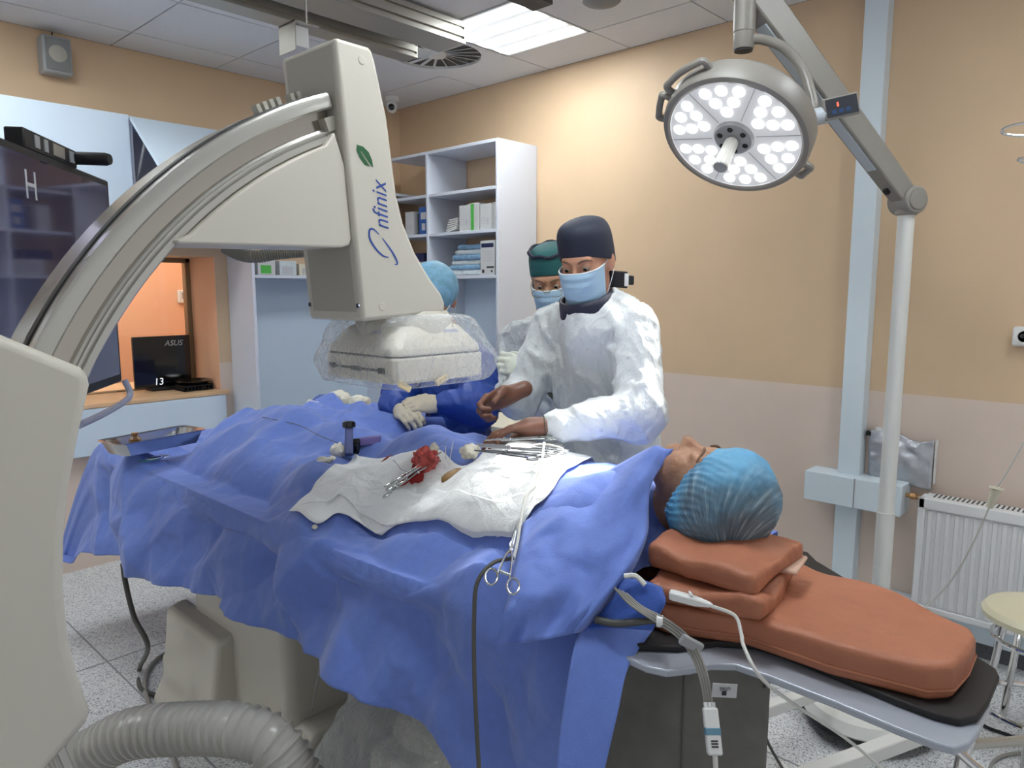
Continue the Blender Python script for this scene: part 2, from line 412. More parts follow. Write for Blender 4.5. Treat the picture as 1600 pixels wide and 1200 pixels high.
for i in range(len(gx) - 1):
    for j in range(len(gy) - 1):
        x1, x0, y1, y0 = gx[i], gx[i + 1], gy[j], gy[j + 1]; g = 0.004
        if (i, j) in lights:
            t = Thing('ceiling_light', (x0 + .3, y0 + .3, ZC), lab.get((i, j), 'added square fluorescent panel set in the ceiling grid above and outside the picture'), 'light', None if (i, j) in lab else 'added ceiling panels outside the picture')
            t.part(MB().box(x0 + .012, x1 - .012, y0 + .012, y1 - .012, ZC - 0.002, ZC + 0.004), 'diffuser', 'panel_light', smooth=0)
            fr = MB()
            for a in ((x0 + g, x0 + .014, y0 + g, y1 - g), (x1 - .014, x1 - g, y0 + g, y1 - g), (x0 + g, x1 - g, y0 + g, y0 + .014), (x0 + g, x1 - g, y1 - .014, y1 - g)):
                fr.box(*a, ZC - 0.004, ZC + 0.012)
            t.part(fr, 'frame', 'white_plastic', smooth=0)
            continue
        if (i, j) == (1, 2): continue
        struct(MB().box(x0 + g, x1 - g, y0 + g, y1 - g, ZC, ZC + 0.012), 'ceiling_tile', 'tile', parent=ce, smooth=0)
# swirl diffuser in its tile
t = Thing('swirl_vent', (2.98, 3.4, ZC), 'white square ceiling air diffuser with radial black slots', 'vent')
plate = MB(); n = 32; cx, cy, ro = 2.98, 3.40, 0.262
ring = [(cx + ro * math.cos(a), cy + ro * math.sin(a)) for a in np.arange(n) * 2 * PI / n]
sqr = []
for a in np.arange(n) * 2 * PI / n:
    c, s_ = math.cos(a), math.sin(a); k = 0.296 / max(abs(c), abs(s_)); sqr.append((cx + k * c, cy + k * s_))
plate.rings([[(x, y, ZC - 0.004) for x, y in sqr], [(x, y, ZC - 0.004) for x, y in ring], [(x, y, ZC + 0.03) for x, y in ring], [(x, y, ZC + 0.03) for x, y in sqr]], caps=False)
t.part(plate, 'plate', 'tile', smooth=0)
t.part(MB().cyl((cx, cy, ZC + 0.05), (cx, cy, ZC + 0.06), ro), 'plenum', 'black_matte', smooth=0)
t.part(MB().lathe([(0.001, -0.012), (0.05, -0.01), (0.055, 0.0), (0.055, 0.04)], (cx, cy, ZC), n=20), 'hub', 'white_plastic')
for k in range(20):
    a = k * 2 * PI / 20; Rz = rotm((0, 0, 1), a) @ rotm((1, 0, 0), R(38))
    t.part(MB().obox((cx + 0.155 * math.cos(a), cy + 0.155 * math.sin(a), ZC + 0.012), (0.11, 0.014, 0.0012), Rz), 'blade', 'white_plastic', smooth=0)
# loose pieces of the setting on the right wall
mat('reveal_w', '#d7d9da', 0.4)
skt = MB().box(XW - 0.06, XW, -1.9, 1.30, 0.085, 0.205)
bb = struct(skt, 'baseboard_right', 'trunk', 'white cable trunking running along the foot of the wall', bevel=0.004)
struct(MB().box(XW - 0.012, XW, -1.9, YW, 0, 0.1), 'baseboard_cove', 'cove', smooth=0)
single(MB().box(XW - 0.075, XW, 1.105, 1.205, 0.205, ZC), 'vertical_cable_trunking', 'trunk', 'pale blue-white upright cable trunking on the tan wall behind the lamp pole', 'trunking', bevel=0.003)
t = Thing('horizontal_cable_trunking', (3.57, 1.12, 0.6), 'short horizontal white boxed duct crossing the upright trunking', 'trunking')
t.part(MB().box(XW - 0.14, XW, 0.90, 1.335, 0.60, 0.742), 'duct_body', 'trunk', bevel=0.004)
t.part(MB().box(XW - 0.142, XW - 0.139, 1.10, 1.105, 0.60, 0.742), 'lid_seam', 'seam', smooth=0)
# wall socket
t = Thing('wall_socket', (3.64, 0.54, 1.42), 'white round-faced power socket on the tan wall at the right edge', 'socket')
t.part(MB().box(XW - 0.045, XW, 0.47, 0.555, 1.385, 1.465), 'socket_box', 'white_plastic', bevel=0.008)
t.part(MB().lathe([(0.03, 0), (0.032, 0.006), (0.024, 0.008), (0.022, -0.004), (0.001, -0.004)], (XW - 0.045, 0.512, 1.425), (-1, 0, 0), 24), 'socket_ring', 'white_plastic')
t.part(MB().cyl((XW - 0.052, 0.518, 1.428), (XW - 0.046, 0.518, 1.428), 0.009), 'pin_hole', 'dark_slot')
# silver pouch hanging on the wall
mat('silver_film', '#b9bcc2', 0.28, 0.55, noise=0.12, nscale=18, bump=0.5, bscale=22)
N = 26; G = []
for a in np.linspace(0, 1, N):
    row = []
    for b in np.linspace(0, 1, N):
        y = 1.085 - 0.275 * a - 0.03 * b * (1 - a) * 0.3; z = 0.955 - 0.215 * b - 0.03 * a * (1 - b) * 0 + 0.02 * math.sin(6 * a) * (1 - b) - 0.02 * a * b
        d = 0.012 + 0.028 * math.sin(PI * a) * math.sin(PI * min(1, b * 1.05)) + 0.008 * float(vnoise(V3([[a * 7, b * 7, 2.3]]), 1)[0])
        row.append((XW - d - 0.02, y, z))
    G.append(row)
t = Thing('foil_pouch', (3.62, 0.95, 0.74), 'crumpled silver foil pouch hanging on the pink wall above the radiator valve', 'pouch')
t.part(MB().grid(G), 'pouch', 'silver_film', smooth=60, solid=0.003)
t.part(MB().box(XW - 0.03, XW - 0.005, 0.80, 0.806, 0.75, 0.95), 'white_edge', 'white_plastic', smooth=0)
t.part(MB().box(XW - 0.045, XW - 0.005, 1.075, 1.095, 0.935, 0.955), 'black_clip', 'black_matte', smooth=0)
t.part(MB().box(XW - 0.03, XW - 0.002, 1.03, 1.06, 0.96, 0.975), 'hook', 'white_plastic', smooth=0)

# ================================================================ radiator
t = Thing('radiator', (3.57, 0.3, 0.19), 'white ribbed panel radiator under the tan and pink wall', 'radiator')
ry0, ry1, rz0, rz1 = -0.55, 0.83, 0.195, 0.712; rf = 3.50
body = MB().box(rf + 0.012, XW - 0.05, ry0, ry1, rz0, rz1 - 0.004)
t.part(body, 'panel', 'rad_white', bevel=0.006)
edge = MB().box(rf - 0.002, rf + 0.02, ry1 - 0.03, ry1, rz0, rz1).box(rf - 0.002, rf + 0.02, ry0, ry1, rz1 - 0.05, rz1).box(rf - 0.002, rf + 0.02, ry0, ry1, rz0, rz0 + 0.03)
t.part(edge, 'front_frame', 'rad_white', bevel=0.006)
k = 0; y = ry1 - 0.05
while y > -0.35:
    rb = MB().prism([(rf + 0.016, y + 0.014), (rf + 0.002, y + 0.007), (rf + 0.002, y - 0.007), (rf + 0.016, y - 0.014)], 2, rz0 + 0.035, rz1 - 0.055)
    t.part(rb, 'rib', 'rad_white', smooth=0); y -= 0.0345
gr = t.part(MB().box(rf + 0.012, XW - 0.055, ry0, ry1 - 0.02, rz1 - 0.004, rz1 + 0.002), 'top_grille', 'rad_white', smooth=0)
y = ry1 - 0.05; 
while y > -0.2:
    for c in (0.03, 0.063):
        sub(MB().box(rf + c, rf + c + 0.026, y - 0.007, y, rz1 + 0.0015, rz1 + 0.0032), 'slot', 'dark_slot', gr, smooth=0)
    y -= 0.018
mat('brass', '#b08a60', 0.3, 0.9)
v = MB().cyl((3.58, 0.905, 0.69), (3.58, 0.83, 0.69), 0.010).cyl((3.58, 0.88, 0.69), (3.58, 0.858, 0.69), 0.017, n=6)
t.part(v, 'valve', 'brass')

# ================================================================ shelving units
def shelf_unit(name, label, boxes, extra=()):
    t = Thing(name, (boxes[0][1][0], boxes[0][1][2], 0), label, 'shelf unit')
    for nm, b in boxes: t.part(MB().box(*b), nm, 'white_lam', bevel=0.0015, bseg=1)
    for nm, b in extra: t.part(MB().box(*b), nm, 'white_panel', smooth=0)
    return t
SX = 3.285; th = 0.02
zs = (2.51, 2.23, 1.97, 1.685)
rb = [('side_panel', (SX, XW - .004, 3.2, 3.22, 0.0, 2.53))]
rb += [('divider', (SX, XW - .004, 3.86, 3.88, 0.0, 2.51))]
for a, b in ((3.22, 3.86), (3.88, 4.27)):
    for z in zs[1:]: rb.append(('shelf', (SX + .004, XW - .004, a, b, z, z + th)))
rb.append(('top_panel', (SX, XW - .004, 3.22, 4.27, 2.51, 2.53)))
su = shelf_unit('shelf_unit', 'tall white open shelf unit with boxes and blue packs beside the tan wall', rb, [('back_panel', (XW - .03, XW - .012, 3.22, 4.27, 0.0, 1.685))])
scr = [(3.31, 2.24), (3.6, 2.23), (3.31, 1.98), (3.6, 1.97), (3.31, 1.70), (3.6, 1.69)]
for x, z in scr: su.part(MB().lathe([(0.001, 0.003), (0.006, 0.002), (0.007, 0)], (x, 3.2, z), (0, -1, 0), 12), 'screw_cap', 'white_plastic')
bu = [('side_panel', (2.22, 2.24, 4.28, YW - .003, 0.0, 2.30)), ('top_panel', (2.24, 3.64, 4.28, YW - .003, 2.28, 2.30)),
      ('shelf', (2.24, 3.27, 4.285, YW - .003, 1.685, 1.705)), ('side_panel', (3.265, 3.28, 4.29, YW - .003, 0.0, 2.28))]
shelf_unit('shelf_unit', 'white shelf unit against the back wall behind the gantry column, with small boxes on it', bu, [('back_panel', (2.24, 3.265, YW - .03, YW - .012, 0.0, 1.685))])

# white upper cabinets above the window, one flap lifted
def box_thing(name, label, cat, b, m, **kw): return single(MB().box(*b), name, m, label, cat, **kw)
t = Thing('wall_cabinet', (0.9, 4.6, 1.95), 'white closed wall cabinet above the control window behind the screen', 'cabinet')
t.part(MB().box(-0.2, 1.553, 4.285, YW - .003, 1.90, 2.54), 'body', 'white_lam', smooth=0)
for a, b in ((-0.2, 0.67), (0.675, 1.553)): t.part(MB().box(a + .002, b - .002, 4.262, 4.282, 1.905, 2.54), 'door', 'white_panel', bevel=0.0015)
t = Thing('wall_cabinet', (1.9, 4.6, 1.95), 'white wall cabinet with its flap door lifted on a gas strut', 'cabinet')
cb = MB().box(1.556, 1.574, 4.285, YW - .003, 1.90, 2.54).box(2.20, 2.218, 4.285, YW - .003, 1.90, 2.54).box(1.574, 2.20, 4.285, YW - .003, 2.522, 2.54).box(1.574, 2.20, 4.285, YW - .003, 1.90, 1.918)
mat('shade_grey', '#8f9099', 0.6)  # shading inside the open cabinet, put into the back panel's colour
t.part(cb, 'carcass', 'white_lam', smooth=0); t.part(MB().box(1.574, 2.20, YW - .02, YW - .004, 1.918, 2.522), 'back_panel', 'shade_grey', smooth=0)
an = R(40); rt = rotm((1, 0, 0), -an)
d = MB().box(1.558, 2.216, 0, 0.018, -0.62, 0).xf(lambda p: rotm((1, 0, 0), -R(50)) @ p + V3((0, 4.265, 2.535)))
t.part(d, 'flap_door', 'white_panel', bevel=0.0015)
st = MB().cyl((1.60, 4.45, 2.10), (1.60, 4.30, 2.25), 0.004, n=8).cyl((1.60, 4.30, 2.25), (1.60, 4.19, 2.40), 0.007, n=8)
t.part(st, 'gas_strut', 'grey_plastic')
# board under the sill
single(MB().box(0.1, 2.14, 4.545, 4.60, 0.672, 0.94), 'sill_board', 'white_panel', 'wide white board fixed below the wooden sill on the back wall', 'board', bevel=0.002)
# ================================================================ C-arm gantry
CX, CZ, YN = 1.366, 0.991, 1.48
ga = Thing('angiography_gantry', (0.1, 1.62, 0), 'beige C-arm X-ray gantry with polished arc and detector column', 'X-ray machine')
def arc_rings(prof, a0, a1, n, cx=CX, cz=CZ):
    return [[(cx + r * math.cos(a), YN + y, cz + r * math.sin(a)) for r, y in prof] for a in np.linspace(a0, a1, n)]
A0, A1 = R(110.5), R(272)
mat('arc_mirror', '#b9b2a8', 0.13, 0.85, coat=0.2)
mat('arc_silver', '#bdbbb4', 0.22, 0.55)
outer = [(1.140, 0.165), (1.140, 0.0), (1.134, -0.004), (1.110, -0.004), (1.106, 0.0), (1.106, 0.03), (1.106, 0.165)]
arc = ga.part(MB().rings(arc_rings(outer, A0, A1, 96)), 'arc', 'arc_silver', smooth=40)
sub(MB().rings(arc_rings([(1.1405, 0.062), (1.1405, 0.036), (1.143, 0.037), (1.143, 0.061)], A0 + .02, A1, 96)), 'belt', 'black_matte', arc)
sub(MB().rings(arc_rings([(1.108, 0.14), (1.108, 0.026), (1.066, 0.026), (1.066, 0.14)], A0, A1, 96)), 'bearing_track', 'arc_mirror', arc, smooth=40)
inner = [(1.068, 0.165), (1.068, 0.014), (1.063, 0.012), (1.062, 0.004), (1.058, 0.004), (1.057, 0.010), (1.053, 0.010), (1.052, 0.0), (1.040, 0.0), (1.037, 0.004), (1.037, 0.165)]
sub(MB().rings(arc_rings(inner, A0, A1, 96)), 'inner_rail', 'arc_silver', arc, smooth=30)
sub(MB().rings(arc_rings([(1.09, -0.001), (1.09, 0.03), (1.06, 0.03), (1.06, -0.001)], R(109.5), R(112), 4)), 'end_block', 'beige_dark', arc)
for k in range(6):
    a = R(111.5 + k * 0.9 + (1.0 if k > 1 else 0)); c = V3((CX + 1.150 * math.cos(a), YN + 0.09, CZ + 1.150 * math.sin(a)))
    sub(MB().obox(c, (0.005, 0.012, 0.010), rotm((0, 1, 0), PI / 2 - a)), 'cable_clip', 'beige_dark', arc)
# carriage cover that the arc slides through
hp = [onY(*q, 1.42)[[0, 2]] for q in ((125, 574), (134, 584), (138, 600), (120, 680), (105, 760), (98, 840), (97, 920), (106, 1000), (122, 1060), (138, 1106), (136, 1122), (65, 1202))]
hp = [tuple(q) for q in hp]
bl = V3(hp[-1]); tl = V3(onY(0, 523, 1.42)[[0, 2]])
left = [tuple(bl + V3((-0.16, -0.15))), (-0.02, 0.62), (-0.09, 1.05), (-0.03, 1.45), (float(tl[0]) - 0.09, float(tl[1]) + 0.045), tuple(tl)]
ga.part(MB().prism(hp + left, 1, 1.40, 1.76), 'carriage_cover', 'beige', bevel=0.022, bseg=4)
ga.part(MB().box(-0.42, 0.06, 1.50, 1.72, 0.75, 1.15).box(-0.62, -0.36, 1.44, 1.80, 0.0, 1.25), 'support_arm', 'beige', bevel=0.03)
ga.part(MB().lathe([(0.42, 0), (0.42, 0.03), (0.36, 0.06), (0.2, 0.07)], (-0.5, 1.62, 0)), 'floor_plate', 'beige_dark')
# detector column
prof = [(524, 57), (577, 73), (582, 79), (587, 95), (606, 185), (614, 250), (621, 305), (632, 350), (650, 395), (672, 433), (690, 458), (697, 474), (695, 489), (567, 503)]
YC = 1.45
cp = [tuple(onY(*q, YC)[[0, 2]]) for q in prof]
column = ga.part(MB().prism(cp, 1, YC, YC + 0.235), 'detector_column', 'beige', bevel=0.010, bseg=3)
bp = [tuple(onY(*q, YC)[[0, 2]] + V3((0.0, 0.0))) for q in ((540, 112), (594, 112), (598, 118), (606, 185 - 12), (622, 290), (632, 340), (640, 365), (600, 365), (560, 300))]
sub(MB().prism([(x + 0.012, z) for x, z in bp], 1, YC + 0.10, YC + 0.20), 'rear_cover', 'beige', column, bevel=0.006)
ea = V3(cp[0]); eb = V3(cp[-1]); edir = (eb - ea) / np.linalg.norm(eb - ea); tilt = math.atan2(edir[0], -edir[1])
def side_panel(t0, t1, y0, y1, nm, m, off):
    L = np.linalg.norm(eb - ea); nx = V3((edir[1], -edir[0]));
    if nx[0] > 0: nx = -nx
    P = []
    for o in (0.004, -off):
        for t, y in ((t0, y0), (t0, y1), (t1, y1), (t1, y0)):
            q = ea + edir * L * t - nx * o; P.append((q[0], y, q[1]))
    return sub(MB().add(P, [(0, 1, 2, 3), (4, 5, 6, 7), (0, 1, 5, 4), (1, 2, 6, 5), (2, 3, 7, 6), (3, 0, 4, 7)]), nm, m, column, bevel=0.003)
side_panel(0.015, 0.30, YC + 0.016, YC + 0.215, 'side_panel', 'beige_dark', 0.002)
side_panel(0.66, 0.965, YC + 0.02, YC + 0.21, 'side_panel', 'beige_dark', 0.002)
for t0 in (0.94, ):
    for y in (YC + 0.012, YC + 0.222):
        q = ea + edir * np.linalg.norm(eb - ea) * t0
        sub(MB().cyl((q[0] - 0.003, y, q[1]), (q[0] + 0.01, y, q[1]), 0.006, n=10), 'screw', 'steel', column)
for q in ((565, 94), (597, 479)):
    c = onY(*q, YC); sub(MB().lathe([(0.001, 0.002), (0.0085, 0.002), (0.0105, 0.0)], c, (0, -1, 0), 24), 'screw_plug', 'beige', column)
# web cover between arc and column
fp = [(523, 206), (541, 263), (550, 372), (547, 383), (535, 387), (283, 381), (276, 376)]
fpp = [tuple(onY(*q, 1.462)[[0, 2]]) for q in fp]
a_s = math.atan2(fpp[-1][1] - CZ, fpp[-1][0] - CX); a_e = math.atan2(fpp[0][1] - CZ, fpp[0][0] - CX)
fpp += [(CX + 1.036 * math.cos(a), CZ + 1.036 * math.sin(a)) for a in np.linspace(a_s, a_e, 14)[1:-1]]
ga.part(MB().prism(fpp, 1, 1.462, 1.64), 'web_cover', 'beige', bevel=0.008, bseg=3)
# lettering and leaf on the column face
lt = MB(); P0 = onY(612, 392, YC); P1 = onY(591, 284, YC)
dirt = (P1 - P0) / np.linalg.norm(P1 - P0); upt = np.cross(V3((0, -1, 0)), dirt)
upt = -upt if upt[0] > 0 else upt
v, f = text_mesh('nfinix', 1.0, 0.35, 0.0, 1.05, 0.0); wd = v[:, 0].max() - v[:, 0].min()
p_s = onY(603, 358, YC); p_e = onY(598, 280, YC); sc = np.linalg.norm(p_e - p_s) / wd; dd = (p_e - p_s) / np.linalg.norm(p_e - p_s); uu = np.cross(dd, V3((0, 1, 0))); uu = -uu if uu[0] > 0 else uu
org = onY(607, 358, YC)
lt.add([org + dd * (p[0] - v[:, 0].min()) * sc + uu * p[1] * sc * 1.3 + V3((0, -0.0008, 0)) for p in v], f)
def ribbon(mb, pts, w, Y, mi=0):
    P = catmull([onY(*q, Y)[[0, 2]] for q in pts], 6); T = np.gradient(P, axis=0); T /= np.linalg.norm(T, axis=1)[:, None]; Nn = np.c_[-T[:, 1], T[:, 0]]
    ww = w * (0.35 + 0.65 * np.sin(np.linspace(0.15, PI - 0.1, len(P))))
    mb.grid([[(a[0] + s_ * n_[0] * q, Y - 0.0008, a[1] + s_ * n_[1] * q) for s_ in (-1, 1)] for a, n_, q in zip(P, Nn, ww)], mi)
ribbon(lt, [(592, 366), (583, 358), (577, 360), (578, 374), (588, 390), (599, 400), (607, 402)], 0.0028, YC)
ribbon(lt, [(597, 372), (606, 384), (614, 396), (620, 408), (620, 413), (616, 413)], 0.0026, YC)
sub(lt, 'lettering', 'letter_blue', column, 'blue slanted Infinix lettering', smooth=0, fix=False)
lf = MB()
le = [(557, 226), (567, 229), (576, 238), (581, 250), (583, 262), (579, 258), (571, 246), (564, 236), (563, 237), (571, 250), (578, 260), (570, 258), (562, 247), (557, 236)]
lf.add([onY(*q, YC) + V3((0, -0.0008, 0)) for q in le], [(0, 1, 2, 3, 4, 5, 6, 7), (0, 7, 8), (0, 8, 9, 10, 11, 12, 13)])
sub(lf, 'leaf_emblem', 'leaf_green', column, smooth=0, fix=False)
# detector head under the column
x0, y0 = 1.09, 1.412; wd_ = 0.305
dz0 = float(onY(612, 604, y0)[2]); dz1 = float(onY(608, 562, y0)[2]); dz2 = dz1 + 0.082
def sq(c, z, ins): return [(x0 + ins, y0 + c + ins, z), (x0 + c + ins, y0 + ins, z), (x0 + wd_ - c - ins, y0 + ins, z), (x0 + wd_ - ins, y0 + c + ins, z), (x0 + wd_ - ins, y0 + wd_ - c - ins, z), (x0 + wd_ - c - ins, y0 + wd_ - ins, z), (x0 + c + ins, y0 + wd_ - ins, z), (x0 + ins, y0 + wd_ - c - ins, z)]
mat('det_white', '#d6d1c4', 0.4)
det = ga.part(MB().rings([sq(.015, dz0, .006), sq(.012, dz0 + .006, 0), sq(.012, dz1 - .004, 0), sq(.014, dz1, .004)]), 'detector', 'det_white', bevel=0.004)
sub(MB().rings([sq(.018, dz1 + .003, 0.0), sq(.02, dz1 + .02, .002), sq(.04, dz2 - .012, .03), sq(.05, dz2, .05)]), 'detector_top', 'det_white', det, bevel=0.006)
sub(MB().rings([sq(.016, dz1 - .001, .004), sq(.016, dz1 + .004, .004)]), 'seam_gap', 'dark_slot', det, smooth=0)
sub(MB().lathe([(.13, dz1 + .03), (.128, dz2 + .01), (.115, dz2 + .03), (.115, 1.56)], (x0 + .15, y0 + .15, 0), n=40), 'swivel_neck', 'beige', det)
mat('pad_grey', '#a9abba', 0.4)
gr_ = sub(MB().box(x0 - .003, x0 + .003, y0 + .06, y0 + .26, dz0 + .030, dz0 + .036).box(x0 - .004, x0 + .003, y0 + .04, y0 + .065, dz0 + .026, dz0 + .04).box(x0 - .004, x0 + .003, y0 + .14, y0 + .18, dz0 + .027, dz0 + .038).box(x0 - .004, x0 + .003, y0 + .255, y0 + .28, dz0 + .027, dz0 + .04), 'grid_slot', 'dark_slot', det, smooth=0)
for (cxx, cyy, rz) in ((x0 + .205, y0 + .022, 0), (x0 + .022, y0 + .11, PI / 2)):
    pd = MB().prism([(-.034, -.008), (-.022, -.02), (.022, -.02), (.034, -.008), (.034, .008), (.022, .02), (-.022, .02), (-.034, .008)], 1, -.004, .004)
    rt_ = rotm((0, 0, 1), -rz) @ rotm((1, 0, 0), -R(22)); pd.xf(lambda p: rt_ @ p + V3((cxx, cyy, dz1 + .045)))
    sub(pd, 'touch_pad', 'pad_grey', det, bevel=0.002)
# X-ray tube under the table
tube = ga.part(MB().lathe([(.10, 0), (.14, .02), (.15, .05), (.15, .20), (.13, .24), (.09, .27), (.09, .31)], (CX, 1.57, 0.10), n=32), 'tube_housing', 'beige')
sub(MB().box(CX - .22, CX - .05, 1.47, 1.66, 0.08, 0.30).box(CX + .02, CX + .30, 1.46, 1.68, .14, .27), 'tube_cover', 'beige', tube, bevel=0.03, bseg=3)
# plastic covers
def plastic(name, a, tint, rough=0.12, b=0.9, sc=26):
    m = bpy.data.materials.new(name); m.use_nodes = True; nt = m.node_tree; L = nt.links.new; nt.nodes.clear()
    o = nt.nodes.new('ShaderNodeOutputMaterial'); mx = nt.nodes.new('ShaderNodeMixShader'); tr = nt.nodes.new('ShaderNodeBsdfTransparent'); pr = nt.nodes.new('ShaderNodeBsdfPrincipled')
    pr.inputs['Base Color'].default_value = (*hexc(tint), 1); pr.inputs['Roughness'].default_value = rough
    tc = nt.nodes.new('ShaderNodeTexCoord'); n1 = nt.nodes.new('ShaderNodeTexNoise'); n1.inputs['Scale'].default_value = sc; n1.inputs['Detail'].default_value = 3; n1.inputs['Distortion'].default_value = 1.6; L(tc.outputs['Object'], n1.inputs['Vector'])
    bp_ = nt.nodes.new('ShaderNodeBump'); bp_.inputs['Strength'].default_value = b; bp_.inputs['Distance'].default_value = 0.012; L(n1.outputs['Fac'], bp_.inputs['Height']); L(bp_.outputs[0], pr.inputs['Normal'])
    fr = nt.nodes.new('ShaderNodeLayerWeight'); fr.inputs['Blend'].default_value = 0.35; L(bp_.outputs[0], fr.inputs['Normal'])
    mr = nt.nodes.new('ShaderNodeMapRange'); mr.inputs[3].default_value = a; mr.inputs[4].default_value = min(1, a + 0.55); L(fr.outputs['Facing'], mr.inputs[0])
    L(mr.outputs[0], mx.inputs[0]); L(tr.outputs[0], mx.inputs[1]); L(pr.outputs[0], mx.inputs[2]); L(mx.outputs[0], o.inputs[0]); M[name] = m
plastic('clear_film', 0.11, '#dfe3e6'); plastic('milky_film', 0.34, '#ccd2d3', 0.16, 1.0, 16)
def bag(rings, seed, amp, sub_n=10, nseg=72):
    out = []
    Rr = [catmull(r, max(1, nseg // len(r)), closed=True) for r in rings]
    Rr = catmull(np.array(Rr).reshape(len(Rr), -1), sub_n).reshape(-1, len(Rr[0]), 3)
    n_ = vnoise(Rr, 26, seed, 2)[..., None] + 1.4 * np.abs(vnoise(Rr * V3((1, 1, .35)), 34, seed + 3))[..., None]
    cen = Rr.mean(1, keepdims=True); d = Rr - cen; d /= np.linalg.norm(d, axis=-1, keepdims=True)
    return Rr + d * amp * n_
cxm, cym = x0 + wd_ / 2, y0 + wd_ / 2
def rr(h, z, k=.35): 
    c = h * k; return [(cxm - h, cym - h + c, z), (cxm - h + c, cym - h, z), (cxm + h - c, cym - h, z), (cxm + h, cym - h + c, z), (cxm + h, cym + h - c, z), (cxm + h - c, cym + h, z), (cxm - h + c, cym + h, z), (cxm - h, cym + h - c, z)]
bg = bag([rr(.115, dz2 + .022, .5), rr(.145, dz2 + .008), rr(.168, dz1 + .02, .25), rr(.176, dz1 - .015, .22), rr(.165, dz0 - .004, .25), rr(.14, dz0 - .012, .3)], 3, 0.005)
dc = Thing('clear_plastic_cover', (cxm, cym, dz0), 'clear crumpled plastic bag pulled over the flat detector head', 'plastic cover')
dc.part(MB().rings(bg.tolist(), True, False), 'film', 'clear_film', smooth=180)
mat('band_cream', '#e2cfa6', 0.6)
for q, rz in (((632, 604), .5), ((690, 594), -.35)):
    c = onY(*q, y0 - .012); dc.part(MB().obox(c, (.02, .004, .008), rotm((0, 1, 0), rz)), 'tape_piece', 'band_cream', bevel=.002)
def rr2(cx_, cy_, hx, hy, z): return [(cx_ - hx, cy_ - hy * .5, z), (cx_ - hx * .5, cy_ - hy, z), (cx_ + hx * .5, cy_ - hy, z), (cx_ + hx, cy_ - hy * .5, z), (cx_ + hx, cy_ + hy * .5, z), (cx_ + hx * .5, cy_ + hy, z), (cx_ - hx * .5, cy_ + hy, z), (cx_ - hx, cy_ + hy * .5, z)]
b2 = bag([rr2(CX - .06, 1.58, .10, .10, .60), rr2(CX - .07, 1.57, .16, .14, .52), rr2(CX - .10, 1.54, .26, .19, .38), rr2(CX - .12, 1.51, .36, .24, .20), rr2(CX - .12, 1.50, .38, .25, .06)], 8, 0.011)
single(MB().rings(b2.tolist(), True, False), 'plastic_bag', 'milky_film', 'crumpled translucent plastic bag over the tube under the draped table', 'plastic bag', smooth=180)
# big corrugated duct and small conduit
def hose(pts, r, pitch, depth, n=20, sm=10):
    P = catmull(pts, sm); s_ = np.r_[0, np.cumsum(np.linalg.norm(np.diff(P, axis=0), axis=1))]; m = int(s_[-1] / pitch * 6)
    t = np.linspace(0, s_[-1], m); Q = np.c_[[np.interp(t, s_, P[:, i]) for i in range(3)]].T
    ph = (t / pitch) % 1; rad = r + depth * np.where(ph < .25, 1.0, np.where(ph < .42, .15, 0.0))
    return MB().tube(Q, rad, n=n)
mat('hose_grey', '#b4b2ac', 0.28, coat=.2)
single(hose([at(120, 1190, 2.0), at(200, 1148, 1.95), at(300, 1138, 1.9), at(380, 1142, 1.85), at(430, 1165, 1.83), at(470, 1230, 1.83)], 0.058, 0.025, 0.009), 'corrugated_hose', 'hose_grey', 'thick grey corrugated hose curving across the floor beside the C-arm', 'hose', smooth=40)
mat('hose_dark', '#7e7a72', 0.4)
single(hose([at(352, 386, 2.0), at(372, 396, 2.0), at(400, 401, 2.0), at(430, 396, 2.02), at(475, 392, 2.05)], 0.017, 0.006, 0.002, n=14), 'corrugated_conduit', 'hose_dark', 'thin dark ribbed cable conduit hanging under the beige web cover', 'hose', smooth=40)

# ================================================================ ceiling rails
def rail(name, label, x1, yc, hw, z0, z1):
    h = z1 - z0
    pr = [(-hw, 0), (hw, 0), (hw, .18), (hw * .86, .2), (hw * .86, .3), (hw, .32), (hw, .62), (hw * .88, .64), (hw * .88, .74), (hw, .76), (hw, 1), (-hw, 1), (-hw, .76), (-hw * .88, .74), (-hw * .88, .64), (-hw, .62), (-hw, .32), (-hw * .86, .3), (-hw * .86, .2), (-hw, .18)]
    t = Thing(name, (x1, yc, z0), label, 'rail')
    t.part(MB().prism([(yc + a, z0 + b * h) for a, b in pr], 0, -2.0, x1), 'profile', 'alu_dull', smooth=0)
    t.part(MB().box(x1 - .002, x1 + .004, yc - hw, yc + hw, z0, z1), 'end_cap', 'alu', smooth=0)
    for x in np.arange(x1 - .35, -1.8, -.9): t.part(MB().box(x, x + .12, yc - hw * .7, yc + hw * .7, z1, ZC + .002), 'hanger', 'alu_dull', smooth=0)
    return t
pa = onZ(649, 91, 2.83); pb = onZ(712, 73, 2.86)
rail('ceiling_rail', 'narrow aluminium ceiling rail just above the beige detector column', float(pa[0]), float(pa[1]) + .04, 0.055, 2.83, 2.92)
r2 = rail('ceiling_rail', 'wide aluminium ceiling rail ending beside the glowing light panel', float(pb[0]), float(pb[1]) + .03, 0.10, 2.86, 2.965)
single(MB().box(2.2, 2.75, 2.32, 2.44, 2.93, 2.978), 'ceiling_channel', 'grid_dark', 'dark metal channel on the ceiling beside the wide aluminium rail', 'channel', smooth=0)
c = at(466, 62, 2.9)
t = Thing('rail_bracket', tuple(c), 'grey steel bracket with a pale module hanging behind the detector column top', 'bracket')
